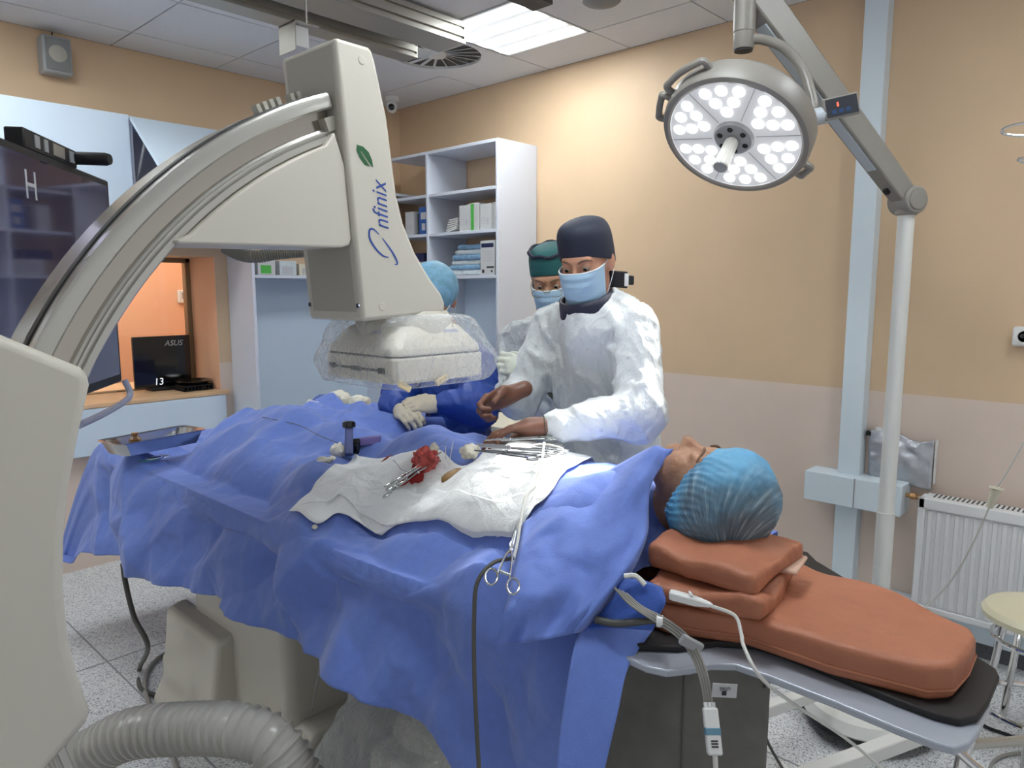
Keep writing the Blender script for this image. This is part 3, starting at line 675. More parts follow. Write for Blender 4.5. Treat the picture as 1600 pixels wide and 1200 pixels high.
t.part(MB().box(c[0] - .05, c[0] - .045, c[1] - .06, c[1] + .06, c[2] - .06, c[2] + .05).cyl((c[0] + .04, c[1], c[2] + .04), (c[0] + .04, c[1], ZC), .004, n=8).box(c[0] - .05, c[0] + .06, c[1] - .06, c[1] + .06, c[2] + .045, c[2] + .05), 'bracket_plate', 'alu_dull', smooth=0)
t.part(MB().box(c[0] - .03, c[0] + .03, c[1] - .03, c[1] + .03, c[2] - .035, c[2] + .045), 'module', 'white_plastic', bevel=.003)

# ================================================================ ceiling fittings
c = onZ(940, -2, ZC); t = Thing('ceiling_speaker', (c[0], c[1], ZC), 'round grey ceiling loudspeaker beside the fluorescent panel', 'speaker')
t.part(MB().lathe([(.115, 0), (.12, -.006), (.105, -.012), (.095, -.012)], (c[0], c[1], ZC), n=40), 'rim', 'tile'); t.part(MB().lathe([(.098, -.006), (.08, -.02), (.04, -.03), (.001, -.032)], (c[0], c[1], ZC), n=40), 'grille', 'grey_grille')
c = onZ(612, 152, ZC); t = Thing('dome_camera', (c[0], c[1], ZC - .12), 'small white dome security camera under the ceiling near the room corner', 'camera')
t.part(MB().lathe([(.05, .0), (.05, -.03), (.045, -.035)], (c[0], c[1], ZC), n=24), 'mount', 'white_plastic')
t.part(MB().lathe([(.04 * math.sin(a), -.06 - .045 * math.cos(a)) for a in np.linspace(PI, 0.02, 12)], (c[0], c[1], ZC - .005), n=24), 'ball', 'white_plastic')
t.part(MB().lathe([(.001, .006), (.022, .0), (.024, -.01)], (c[0] - .026, c[1] - .026, ZC - .075), (-.7, -.65, -.15), 20), 'lens', 'black_gloss')
# wall speaker
t = Thing('wall_speaker', (1.31, 4.6, 2.75), 'grey boxy loudspeaker mounted high on the back wall', 'speaker')
bx_ = MB().box(1.235, 1.375, 4.50, 4.60, 2.745, 2.935); t.part(bx_, 'cabinet', 'grey_plastic', bevel=.012, bseg=3)
t.part(MB().box(1.248, 1.362, 4.494, 4.502, 2.758, 2.922), 'grille', 'grey_grille', bevel=.004)
t.part(MB().lathe([(.001, .002), (.04, .002), (.043, 0)], (1.305, 4.494, 2.845), (0, -1, 0), 28), 'cone', 'beige_dark', label='round darker cone behind the grille')
t.part(MB().tube([(1.31, 4.605, 2.93), (1.315, 4.6, 2.98)], .003), 'cable', 'black_matte')

# ================================================================ operating lamp
PXY_ = V3((2.86, 0.782)); lamp = Thing('operating_lamp', (2.86, 0.782, 0), 'grey LED operating lamp on a tall white mobile pole', 'lamp')
mat('lamp_grey', '#86827c', 0.38); mat('lamp_light', '#b6bfc6', 0.35); mat('pole_white', '#d5d6d2', 0.3)
ztop = 1.905
lamp.part(MB().cyl((2.86, .782, .14), (2.86, .782, .80), .031).cyl((2.86, .782, .80), (2.86, .782, ztop), .0275), 'pole', 'pole_white')
bm_ = MB().lathe([(.10, .0), (.32, .01), (.34, .04), (.32, .075), (.18, .12), (.05, .16)], (2.86, .782, .035), n=40).xf(lambda p: V3((2.86 + (p[0] - 2.86) * 1.0, .782 + (p[1] - .782) * .75, p[2])))
base = lamp.part(bm_, 'base', 'pole_white'); sub(MB().lathe([(.30, -.012), (.335, .0), (.335, .02)], (2.86, .782, .05), n=40).xf(lambda p: V3((p[0], .782 + (p[1] - .782) * .75, p[2]))), 'base_skirt', 'black_matte', base)
for a in (45, 135, 225, 315):
    cx_, cy_ = 2.86 + .23 * math.cos(R(a)), .782 + .17 * math.sin(R(a)); sub(MB().cyl((cx_ - .012, cy_, .026), (cx_ + .012, cy_, .026), .026), 'caster', 'black_matte', base)
E_ = V3((2.86, .782, ztop + .02)); Hb = at(1168, -22, 2.3)
ax = E_ - Hb; ax /= np.linalg.norm(ax); side = np.cross(ax, (0, 0, 1)); side /= np.linalg.norm(side); upv = np.cross(side, ax)
def arm_ring(p, a, b): return [p + side * sx * a + upv * sz * b for sx, sz in ((-1, -1), (1, -1), (1, 1), (-1, 1))]
arm = lamp.part(MB().rings([arm_ring(Hb - ax * .03, .040, .045), arm_ring(Hb + ax * .15, .040, .044), arm_ring(E_ - ax * .10, .032, .036), arm_ring(E_ - ax * .02, .030, .034)]), 'spring_arm', 'lamp_grey', bevel=.006)
sub(MB().rings([arm_ring(Hb + ax * .12 - upv * .046, .026, .003), arm_ring(E_ - ax * .18 - upv * .037, .02, .003)]), 'arm_cover', 'lamp_light', arm)
lamp.part(MB().cyl(E_ - side * .045, E_ + side * .045, .047, n=36).cyl((2.86, .782, ztop - .03), (2.86, .782, ztop + .02), .036), 'elbow', 'lamp_grey', bevel=.005)
lamp.part(MB().cyl(E_ - side * .05, E_ + side * .05, .034, n=36), 'elbow_cap', 'lamp_grey', bevel=.002)
q = E_ - ax * .085 - upv * .04; lamp.part(MB().obox(q, (.010, .008, .008), np.c_[ax, side, upv]), 'arm_button', 'black_matte')
hb = Hb + V3((0, 0, 0)); hx, hy = at(1163, 40, 2.3)[:2]; zb = float(at(1163, 76, 2.3)[2])
hub = lamp.part(MB().lathe([(.030, 0), (.032, .004), (.032, .05), (.034, .052), (.034, .30), (.04, .34)], (hx, hy, zb), n=28), 'swivel_hub', 'lamp_grey')
sub(MB().cyl((hx, hy, zb - .006), (hx, hy, zb + .001), .028), 'hub_cap', 'black_matte', hub)
LC = at(1148, 212, 2.27); tgt = V3((1.47, 1.11, 1.2)); nv = tgt - LC; nv /= np.linalg.norm(nv)
piv = at(1274, 183, 2.24)
yk = [V3((hx, hy, zb + .03)), at(1192, 62, 2.29), at(1226, 76, 2.28), at(1254, 108, 2.27), at(1268, 148, 2.25), at(1274, 180, 2.24)]
lamp.part(MB().tube(yk, .0155, n=14, smooth=8), 'yoke', 'lamp_grey')
head = lamp.part(MB().lathe([(.205, .012), (.212, .016), (.226, .012), (.232, 0), (.232, -.055), (.222, -.072), (.16, -.09), (.05, -.098), (.001, -.1)], LC, nv, n=72, caps=False), 'lamp_head', 'lamp_grey', smooth=30)
mat('lens_plate', '#b4b5b7', 0.35, emit=0.55)
sub(MB().lathe([(.001, .008), (.203, .008), (.206, .012)], LC, nv, n=72, caps=False), 'lens_plate', 'lens_plate', head)
u1 = np.cross(nv, (0, 0, 1)); u1 /= np.linalg.norm(u1); u2 = np.cross(nv, u1)
def onlamp(r, a, h=0.0): return LC + u1 * r * math.cos(a) + u2 * r * math.sin(a) + nv * h
mat('led', '#ffffff', 0.3, emit=LED_E)
for s_ in range(6):
    for r_, da in ((.176, -17), (.176, 0), (.176, 17), (.135, -12), (.135, 12), (.098, 0)):
        a = R(s_ * 60 + 22 + da); sub(MB().lathe([(.001, .004), (.016, .003), (.0185, 0)], onlamp(r_, a, .009), nv, 16, caps=False), 'led_lens', 'led', head)
    a = R(s_ * 60 + 52); sub(MB().tube([onlamp(.07, a, .009), onlamp(.203, a, .009)], .0012, n=4), 'sector_line', 'grey_plastic', head)
sub(MB().lathe([(.001, .022), (.045, .022), (.058, .018), (.064, .008)], LC, nv, n=36, caps=False), 'center_boss', 'grey_plastic', head)
for k in range(6):
    a = R(k * 60 + 20); sub(MB().lathe([(.001, .002), (.0085, .002), (.009, 0)], onlamp(.042, a, .0215), nv, 14, caps=False), 'boss_hole', 'black_matte', head)
mat('handle_clear', '#d7d6d0', 0.25, trans=.35)
hn = MB()
rs = []
for h_, r_ in ((.02, .016), (.03, .02), (.13, .0225), (.135, .021)):
    rs.append([LC + nv * h_ + (u1 * math.cos(t) + u2 * math.sin(t)) * (r_ + .0012 * (k % 2)) for k, t in enumerate(np.arange(28) * 2 * PI / 28)])
hn.rings(rs); hd = sub(hn, 'handle', 'handle_clear', head, smooth=0)
sub(MB().lathe([(.001, .137), (.0205, .137), (.0205, .134)], LC, nv, 24), 'handle_tip', 'grey_plastic', head)
prj = lambda p: math.atan2((p - LC) @ u2, (p - LC) @ u1)
for (qa, qb) in (((1046, 150), (1160, 112)), ((1032, 172), (1052, 262)), ((1264, 272), (1200, 298))):
    a0, a1 = prj(at(*qa, 2.27)), prj(at(*qb, 2.27)); dlt = (a1 - a0 + PI) % (2 * PI) - PI
    pts = [onlamp(.226, a0, -.03)] + [onlamp(.258, a0 + dlt * k, -.03) for k in (0.06, .2, .4, .6, .8, .94)] + [onlamp(.226, a0 + dlt, -.03)]
    sub(MB().tube(pts, .011, n=10, smooth=5), 'grip_bar', 'lamp_grey', head)
pv = (piv - LC); pv -= nv * (pv @ nv); pv /= np.linalg.norm(pv)
pv3 = (piv - LC) / np.linalg.norm(piv - LC)
lamp.part(MB().cyl(LC + pv3 * .20, piv + pv3 * .035, .026, n=28), 'pivot', 'lamp_light', bevel=.003)
pc = at(1313, 167, 2.22); rx = at(1338, 158, 2.22) - at(1286, 170, 2.22); rx /= np.linalg.norm(rx); uy = V3((0, 0, 1)) - rx * rx[2]; uy /= np.linalg.norm(uy); nz = np.cross(rx, uy)
Rp = np.c_[rx, uy, nz]
pan = lamp.part(MB().obox(pc, (.054, .032, .010), Rp), 'control_panel', 'lamp_grey', bevel=.003)
mat('panel_dark', '#2c3138', 0.3); mat('red_led', '#ff4030', 0.4, emit=4); mat('btn_blue', '#21406a', 0.35)
sg = 1 if (EYE - pc) @ nz > 0 else -1
sub(MB().obox(pc + nz * sg * .0102, (.049, .027, .0008), Rp), 'display', 'panel_dark', pan, smooth=0)
sub(MB().obox(pc + nz * sg * .0112 - rx * .012 + uy * .008, (.0022, .006, .0006), Rp), 'digit', 'red_led', pan, 'red lit digit 1', smooth=0)
for k in range(3): sub(MB().obox(pc + nz * sg * .0112 + rx * (-.026 + .022 * k) - uy * .012, (.007, .006, .0008), Rp), 'button', 'btn_blue', pan, bevel=.001)
ld = bpy.data.lights.new('lamp_beam', 'SPOT'); ld.energy = SPOT_W; ld.spot_size = R(21); ld.spot_blend = 0.8; ld.shadow_soft_size = 0.12; ld.color = (1, .985, .96)
lo = bpy.data.objects.new('lamp_beam', ld); COL.objects.link(lo); lo.location = LC + nv * .15; lo.rotation_euler = Vector(nv).to_track_quat('-Z', 'Y').to_euler()
child(lo, lamp.o)

# ================================================================ big screen on the left with intercom
tp = V3((0.95, 2.835)); td = V3((-.588, -.809)); tn = V3((.809, -.588))
zt, zb_ = 1.995, 1.285; LW = 1.02
def tvp(s_, z, o): return (tp[0] + td[0] * s_ + tn[0] * o, tp[1] + td[1] * s_ + tn[1] * o, z)
def tvbox(mb, s0, s1, z0, z1, o0, o1):
    v = [tvp(s_, z, o) for z in (z0, z1) for s_, o in ((s0, o0), (s1, o0), (s1, o1), (s0, o1))]
    return mb.add(v, [(3, 2, 1, 0), (4, 5, 6, 7), (0, 1, 5, 4), (1, 2, 6, 5), (2, 3, 7, 6), (3, 0, 4, 7)])
tv = Thing('large_monitor', tvp(LW / 2, zb_, 0), 'large black wall-size display screen at the left behind the C-arm', 'monitor')
tvbody = tv.part(tvbox(MB(), 0, LW, zb_, zt, -.06, 0), 'housing', 'black_matte', bevel=.006)
mat('screen', '#5d5a78', 0.07, .65, spec=.9, coat=.6)
tv.part(tvbox(MB(), .022, LW - .022, zb_ + .03, zt - .022, 0, .0015), 'screen', 'screen', smooth=0)
lh = MB(); text_on(lh, 'H', .11, tvp(.66, 1.86, .0016), (-td[0], -td[1], 0), (0, 0, 1)); tv.part(lh, 'screen_letter', 'text_grey', smooth=0, fix=False)
mat('handle_blue', '#8e93a6', .35)
tv.part(MB().tube([tvp(.50, zb_ - .07, .03), tvp(.30, zb_ - .07, .03), tvp(.10, zb_ - .062, .03), tvp(.02, zb_ - .045, .03), tvp(0.005, zb_ + .005, .01)], .011, n=10, smooth=6), 'handle', 'handle_blue')
tv.part(tvbox(tvbox(MB(), LW * .6, LW * .8, 1.5, ZC, -.2, -.10), LW * .6, LW * .8, 1.5, 1.75, -.10, -.06), 'ceiling_mount', 'grey_plastic', bevel=.01)
ic = Thing('intercom_console', tvp(.5, zt, -.03), 'black intercom console with silver buttons lying on top of the big screen', 'console')
icb = ic.part(tvbox(MB(), .26, .62, zt, zt + .055, -.055, -.005), 'body', 'black_matte', bevel=.005)
for s0, s1, m_ in ((.285, .32, 'grey_plastic'), (.36, .44, 'alu_dull'), (.475, .50, 'grey_plastic'), (.53, .56, 'grey_plastic')):
    sub(tvbox(MB(), s0, s1, zt + .012, zt + .046, -.005, -.002), 'key_block', m_, icb, smooth=0)
g0 = V3(tvp(.27, zt + .012, -.02)); g1 = at(112, 247, float((g0 - EYE) @ _fw)); g2 = at(172, 249, float((g0 - EYE) @ _fw))
mk = ic.part(MB().tube([g0, g0 * .5 + g1 * .5 + V3((0, 0, -.004)), g1], .009, n=10), 'gooseneck', 'black_matte')
ic.part(MB().tube([g1, g1 + (g2 - g1) * .1, g1 + (g2 - g1) * .9, g2], [.012, .020, .020, .016], n=14), 'microphone', 'black_soft')
# ================================================================ patient table
mat('table_grey', '#aab0bb', 0.32, 0.15); mat('mat_black', '#1b191a', 0.6); mat('orange', '#a86a4e', 0.55, noise=.05, nscale=14, bump=.3, bscale=40)
def s_poly(poly, z0, z1, rnd):
    Pp = np.array(poly, float); n = len(Pp)
    def f(X, Y, Z):
        x, y = X[:, :, 0], Y[:, :, 0]; d = np.full(x.shape, 1e9); inside = np.zeros(x.shape, bool)
        for i in range(n):
            a, b = Pp[i], Pp[(i + 1) % n]; e = b - a
            t = np.clip(((x - a[0]) * e[0] + (y - a[1]) * e[1]) / (e @ e), 0, 1)
            d = np.minimum(d, (x - a[0] - t * e[0]) ** 2 + (y - a[1] - t * e[1]) ** 2)
            c = ((a[1] > y) != (b[1] > y)) & (x < (b[0] - a[0]) * (y - a[1]) / (b[1] - a[1] + 1e-12) + a[0]); inside ^= c
        d2 = np.where(inside, -1, 1) * np.sqrt(d)
        qx = d2[:, :, None] + rnd + 0 * Z; qz = np.abs(Z - (z0 + z1) / 2) - (z1 - z0) / 2 + rnd
        return np.sqrt(np.maximum(qx, 0) ** 2 + np.maximum(qz, 0) ** 2) + np.minimum(np.maximum(qx, qz), 0) - rnd
    return f
def ss(a, b, x): t = np.clip((x - a) / (b - a), 0, 1); return t * t * (3 - 2 * t)
def tri(x): return np.abs(2 * (x - np.floor(x + .5)))
def crumple(a, b, seed, n=5, f0=2.0, f1=5.0):
    g = np.random.default_rng(seed); out = 0; P3 = np.stack([a, b, 0 * a], -1)
    for k in range(n):
        th = g.uniform(0, PI); fr = g.uniform(f0, f1); ph = g.uniform(0, 1)
        m = .5 + .5 * vnoise(P3, 2.4, seed * 7 + k)
        out = out + m * tri(fr * (a * math.cos(th) + b * math.sin(th)) + ph + .10 * vnoise(P3, 3.1, seed + 50 + k)) * (3.2 / fr)
    return out / n - .27
def facet(a, b, sc, rot, an, seed):
    """random heights on a skewed triangle lattice, joined by flat facets with crisp edges"""
    ca, sa = math.cos(rot), math.sin(rot); x = (a * ca + b * sa) * sc; y = (-a * sa + b * ca) * sc * an
    P3 = np.stack([x, y, 0 * x], -1); x = x + .3 * vnoise(P3, .55, seed + 1); y = y + .3 * vnoise(P3, .55, seed + 2)
    F2 = .5 * (math.sqrt(3) - 1); s_ = (x + y) * F2; u, v = x + s_, y + s_; i, j = np.floor(u), np.floor(v); fu, fv = u - i, v - j
    def h(p, q):
        k = (p.astype(np.int64) * 73856093) ^ (q.astype(np.int64) * 19349663) ^ (seed * 83492791); k = (k ^ (k >> 13)) * 1274126177; return ((k ^ (k >> 16)) & 0xffff) / 32767.5 - 1
    up = fu > fv; h00, h11 = h(i, j), h(i + 1, j + 1); h10, h01 = h(i + 1, j), h(i, j + 1)
    return np.where(up, h00 * (1 - fu) + h10 * (fu - fv) + h11 * fv, h00 * (1 - fv) + h01 * (fv - fu) + h11 * fu)
ZT = 0.925
tbl = Thing('operating_table', (1.45, 2.3, 0), 'beige and grey angiography table with a silver top plate and lead curtains', 'operating table')
edge = [(975, 1025), (1010, 1041), (1042, 1048), (1078, 1044), (1112, 1037), (1150, 1038), (1200, 1055), (1300, 1094), (1400, 1136), (1462, 1160), (1492, 1168), (1515, 1160), (1530, 1140), (1548, 1100)]
pe = [tuple(onZ(*q, ZT)[:2]) for q in edge]
pe = pe + [(1.50, 0.26), (1.62, 0.36), (1.80, 0.62), (1.83, 0.9), (1.83, 3.38), (1.07, 3.38), (1.07, 0.95)]
top = tbl.part(MB().prism(pe, 2, ZT - .014, ZT), 'top_plate', 'table_grey', bevel=.003)
blk = [(1000, 1008), (1060, 1010), (1120, 1002), (1180, 1006), (1220, 1018), (1300, 1050), (1400, 1092), (1462, 1115), (1500, 1124), (1528, 1118), (1545, 1096), (1562, 1056), (1556, 1044), (1528, 1026), (1276, 876), (1262, 862)]
pb_ = [tuple(onZ(*q, ZT + .014)[:2]) for q in blk] + [(1.84, .80), (1.82, 3.3), (1.12, 3.3), (1.14, .95)]
tbl.part(MB().prism(pb_, 2, ZT + .001, ZT + .014), 'black_pad', 'mat_black', bevel=.003)
ped = MB().box(1.12, 1.62, 2.05, 2.75, 0.0, 0.62); tbl.part(ped, 'pedestal', 'beige', bevel=.04, bseg=4)
tbl.part(MB().prism([(1.08, 0), (1.66, 0), (1.66, .16), (1.60, .20), (1.16, .20), (1.08, .12)], 1, 1.95, 3.0), 'base_shoe', 'beige', bevel=.02, bseg=3)
bq = [onZ(*q, 0)[:2] for q in ((250, 1105), (285, 1140))]
tbl.part(MB().prism([(.98, .02), (1.14, .02), (1.14, .40), (1.06, .38), (1.03, .12)], 1, 2.42, 2.86), 'side_cover', 'beige', bevel=.02, bseg=3)
tbl.part(MB().box(1.16, 1.70, 1.0, 3.2, ZT - .075, ZT - .016), 'carriage_rail', 'beige_dark', bevel=.01)
mat('lead_cloth', '#6f6d66', 0.75, noise=.1, nscale=20, bump=.5, bscale=14)
def curtain(x0, y0, x1, y1, z0, z1, amp, k, seed):
    G = []
    for a in np.linspace(0, 1, 30):
        row = []
        for b in np.linspace(0, 1, 14):
            w_ = amp * math.sin(a * k + seed) * (.3 + .7 * b) + .004 * math.sin(9 * b + 7 * a)
            dx, dy = (y1 - y0), -(x1 - x0); L_ = math.hypot(dx, dy)
            row.append((x0 + (x1 - x0) * a + dx / L_ * w_, y0 + (y1 - y0) * a + dy / L_ * w_, z1 - (z1 - z0) * b))
        G.append(row)
    return MB().grid(G)
tbl.part(curtain(1.33, .74, 1.40, .58, .12, ZT - .014, .006, 7, 0), 'lead_curtain', 'lead_cloth', solid=.006, smooth=60)
tbl.part(curtain(1.26, .93, 1.34, .735, .12, ZT - .014, .008, 6, 2), 'lead_curtain', 'lead_cloth', solid=.006, smooth=60)
# mattress at the head end
om = [(1040, 975), (1100, 984), (1160, 992), (1220, 1012), (1300, 1040), (1380, 1060), (1450, 1078), (1490, 1076), (1512, 1052), (1524, 1022), (1516, 1004), (1480, 986), (1400, 952), (1330, 928), (1262, 905), (1240, 890)]
po = [tuple(onZ(*q, ZT + .035)[:2]) for q in om]
_a, _b = V3(po[-4]), V3(po[-2]); _e = (_b - _a) / np.linalg.norm(_b - _a); po[-1] = tuple(_b + _e * .15); po += [tuple(_b + _e * .45), (1.25, 1.15)]
zb0 = ZT + .012
def mwarp(v):
    n_ = vnoise(v * V3((1, 1, .2)), 7, 4, 2); v = v.copy(); k = np.clip((v[:, 2] - zb0) / .03, 0, 1)
    v[:, 2] += k * (.007 * n_ + .022 * (crumple(v[:, 0] * 1.0, v[:, 1], 8, 5, 3, 7)) + .004); return v
lo_ = np.min(np.array(po), 0); hi_ = np.max(np.array(po), 0)
mt = sdf_build(s_poly(po, zb0, zb0 + .060, .013), (lo_[0] - .02, lo_[1] - .02, zb0 - .01), (hi_[0] + .02, hi_[1] + .02, zb0 + .08), .007, 'mattress', 'orange', mwarp)
tag(mt, 'long orange-brown padded mattress on the black pad at the head end of the table', 'mattress')
sub(MB().tube([(p[0], p[1], zb0 + .020) for p in po + po[:1]], .0032, n=6), 'piping', 'orange', mt)
# folded cushion under the head
ctr = V3((1.50, 0.745)); ang = R(28)
def cushion(c, hx, hy, z0, z1, rz, seed, name, label, amp=.008):
    Rr = rotm((0, 0, 1), rz); f0 = s_box((c[0], c[1], (z0 + z1) / 2), (hx, hy, (z1 - z0) / 2), Rr, .014)
    def wp(v):
        v = v.copy(); n_ = vnoise(v, 9, seed, 2); v[:, 2] += amp * n_ + (.010 * facet(v[:, 0], v[:, 1], 14, .4, .6, seed) + .05 * crumple(v[:, 0], v[:, 1], seed, 5, 4, 9)) * ss(z0, z1, v[:, 2]) + amp * .8 * (np.abs(vnoise(v * V3((.5, 2, 1)), 9, seed + 1)) - .4); v[:, 0] += amp * vnoise(v, 8, seed + 5); v[:, 1] += amp * vnoise(v, 8, seed + 7); return v
    e = max(hx, hy) * 1.5
    o = sdf_build(f0, (c[0] - e, c[1] - e, z0 - .02), (c[0] + e, c[1] + e, z1 + .02), .0075, name, 'orange', wp); return o
pz = zb0 + .064
pc_ = onZ(1140, 893, 1.03)
pil = Thing('folded_cushion', (pc_[0], pc_[1], pz), 'orange-brown folded cushion stacked under the patient head', 'cushion')
child(cushion((pc_[0] - .015, pc_[1] + .005), .145, .115, pz - .004, pz + .052, R(10), 2, 'lower_fold', ''), pil.o)
child(cushion((pc_[0] + .005, pc_[1] + .012), .138, .118, pz + .046, pz + .096, R(3), 7, 'upper_fold', ''), pil.o)
mat('lining', '#c9a995', .6)
pil.part(MB().obox((pc_[0] + .09, pc_[1] - .085, pz + .045), (.055, .03, .005), rotm((0, 0, 1), R(10))), 'pale_lining', 'lining', bevel=.004)

# ================================================================ drapes: a height field over the covered patient, with hanging sides
def bump(x, c, w): return np.exp(-((x - c) / w) ** 2)
def xnear(Y): return np.interp(Y, [.6, .8, 1.0, 1.3, 1.7, 2.2, 2.8, 3.4], [1.13, 1.11, 1.07, 1.02, 1.00, 1.0, 1.0, 1.04])
def ztop(X, Y):
    z = .968 + 0 * X
    torso = ss(.70, .98, Y) * (1 - ss(1.55, 1.9, Y)); hgt = np.interp(Y, [.7, .95, 1.15, 1.4, 1.6, 1.8], [.14, .225, .245, .19, .15, .13])
    z = z + hgt * np.clip(1 - ((X - 1.47) / .34) ** 2, 0, 1) ** .6 * torso
    legs = ss(1.5, 1.75, Y) * (1 - ss(2.75, 2.98, Y)); z = z + legs * (.125 * np.clip(1 - ((X - 1.42) / .33) ** 2, 0, 1) ** .7 + .03 * np.cos((X - 1.42) * 22) * bump(X, 1.42, .25))
    z = z + .085 * bump(X, 1.30, .10) * np.exp(-np.where(Y > 2.74, (Y - 2.74) / .13, (2.74 - Y) / .30) ** 2) + .06 * bump(X, 1.62, .13) * bump(Y, 2.72, .25)
    z = z + .05 * bump(X, 1.10, .07) * ss(.95, 1.15, Y) * (1 - ss(1.8, 2.0, Y))            # near arm
    rail_ = ss(2.12, 2.20, Y) * (1 - ss(2.95, 3.15, Y)) * ss(1.62, 1.80, X)
    z = z + rail_ * (.130 + .012 * np.sin(Y * 9))
    return z
def wrk(Y, t): return .052 * facet(Y, t, 3.4, .9, .55, 5) + .032 * facet(Y, t, 6.5, -.7, .6, 9) + .009 * facet(Y, t, 13, .3, .7, 12) + .03 * crumple(Y, t, 3)
def drape_pt(Y, t, W, amp=1.0, seed=1, flare=.16, off=0.0, fold=1.0):
    """t: 0..W across the top from far to near edge, beyond W hanging on the near side"""
    xn = xnear(Y); X = 1.93 - np.clip(t, 0, W) / W * (1.93 - xn)
    z = ztop(X, Y); zn = ztop(xn + 0 * X, Y); s_ = np.clip(t - W, 0, None); sf = np.clip(-t, 0, None)
    ke = 1 / .05
    drop = s_ - (1 - np.exp(-s_ * ke)) / ke * .55
    zz = np.where(s_ > 0, zn - drop, np.where(sf > 0, ztop(1.93 + 0 * X, Y) - sf, z))
    wav = .75 * tri(Y * 2.1 + .35 * np.sin(Y * 3.1) + .9 * s_ + .12) + .25 * tri(Y * 5.3 - 1.1 * s_)
    xx = np.where(s_ > 0, xn - .05 * (1 - np.exp(-s_ * 14)) - flare * s_ * fold * (.15 + wav * .75) * ss(0, .35, s_) , np.where(sf > 0, 1.93 + .1 * sf, X))
    a_top = np.where(t < W, 1.0, 1.15)
    dz = wrk(Y, t) * amp * a_top
    xx = xx - np.where(s_ > 0, dz * ss(0, .15, s_), 0); zz = zz + np.where(s_ > 0, dz * (1 - ss(0, .15, s_)), dz)
    xx = xx - np.where(s_ > 0, .020 * tri(Y * 3.05 + .16 * s_ + .2) * ss(.03, .12, s_), 0)
    zz = np.where((t > -.02) & (t < W + .01), np.maximum(zz, .952), zz)
    return np.stack([xx, Y + 0 * xx, zz + off], -1)
def relax(G, n):
    G = G.copy()
    for _ in range(n):
        H = G.copy(); H[1:-1, 1:-1] = .5 * G[1:-1, 1:-1] + .125 * (G[2:, 1:-1] + G[:-2, 1:-1] + G[1:-1, 2:] + G[1:-1, :-2])
        H[0, 1:-1] = .5 * G[0, 1:-1] + .25 * (G[0, 2:] + G[0, :-2]); H[-1, 1:-1] = .5 * G[-1, 1:-1] + .25 * (G[-1, 2:] + G[-1, :-2])
        H[1:-1, 0] = .5 * G[1:-1, 0] + .25 * (G[2:, 0] + G[:-2, 0]); H[1:-1, -1] = .5 * G[1:-1, -1] + .25 * (G[2:, -1] + G[:-2, -1]); G = H
    return G
def cloth_mat(name, col, rough=.75, sc=260):
    m = mat(name, col, rough, noise=.05, nscale=40, bump=.12, bscale=sc, sheen=.25); return m
cloth_mat('drape_blue', '#5f79c4'); cloth_mat('white_sheet', '#e4e6e6', .8); cloth_mat('drape_navy', '#2a52a8', .6)
W = .95
nY, nT = 380, 260
Ys = np.linspace(.80, 3.42, nY)
G = []
hl = np.interp(Ys, [.7, 1.0, 1.15, 1.5, 2.1, 2.6, 2.9, 3.42], [.62, .50, .375, .315, .31, .36, .42, .50])
tt = np.linspace(0, 1, nT)
T_ = -.25 + (W + hl[:, None] + .25) * tt[None, :]
YY = np.repeat(Ys[:, None], nT, 1)
Gd = drape_pt(YY, T_, W, 1.0, 3)
creases('drape_blue', 6, .22, .02)
# the foot end falls down behind
k = 14; endr = []
for q in range(1, k + 1):
    e = Gd[-1].copy(); e[:, 1] += .02 + .10 * (1 - math.exp(-q * .25)) + .012 * q; e[:, 0] -= .006 * q * (e[:, 0] < 1.5); e[:, 2] = np.maximum(e[:, 2] - .032 * q, .42); endr.append(e)
Gd = np.concatenate([Gd, np.array(endr)], 0)
main = single(MB().grid(Gd), 'surgical_drape', 'drape_blue', 'large blue surgical drape over the legs hanging down the near side of the table', 'drape', smooth=180, solid=.0015, fix=False)
# ---------------------------------------------------------------- cloth layers lying on the drape
def tX(X, Y): return (1.93 - X) / (1.93 - xnear(Y)) * W
def hsurf(X, Y):
    X = np.asarray(X, float); Y = np.asarray(Y, float); t = tX(X, Y)
    z = np.maximum(ztop(np.maximum(X, xnear(Y)), Y) + wrk(Y, t), .952)
    return z - np.maximum(xnear(Y) - X, 0) * 2.2
def onH(x, y):
    d = _ray(x, y); ts = np.linspace(.9, 3.6, 1400); P = EYE + d[None] * ts[:, None]
    h = P[:, 2] - hsurf(P[:, 0], P[:, 1]); k = np.argmax(h < 0); return P[k]
def net(rows, sub_=8): 
    C_ = np.array(rows, float); C1 = np.array([catmull(r, sub_) for r in C_]); return catmull(C1.reshape(len(C1), -1), sub_).reshape(-1, C1.shape[1], C1.shape[2])
def laid(pxrows, off, amp, seed, f0=6, f1=14, sub_=9, curl=0.0):
    rows = [[onH(*q)[:2] for q in r] for r in pxrows]; XY = net(rows, sub_); X, Y = XY[..., 0], XY[..., 1]
    z = hsurf(X, Y) + off + np.maximum(amp * (crumple(X, Y, seed, 6, f0, f1) + .06) + .008 * facet(X, Y, 16, .3, .8, seed), 0)
    return np.stack([X, Y, z], -1)
sh = laid([[(452, 806), (495, 826), (545, 814), (625, 826), (720, 846), (805, 852)],
           [(488, 772), (545, 776), (600, 786), (680, 796), (760, 802), (834, 802)],
           [(520, 735), (580, 741), (640, 748), (720, 756), (800, 762), (886, 742)],
           [(555, 716), (620, 718), (690, 712), (760, 708), (860, 703), (985, 716)]], .014, .12, 21, 5, 12)
mat('paper_white', '#eef0ef', .8, bump=.2, bscale=320)
single(MB().grid(sh), 'white_sheet', 'paper_white', 'wrinkled white absorbent sheet across the belly under the clamps', 'sheet', smooth=180, solid=.0012, fix=False)
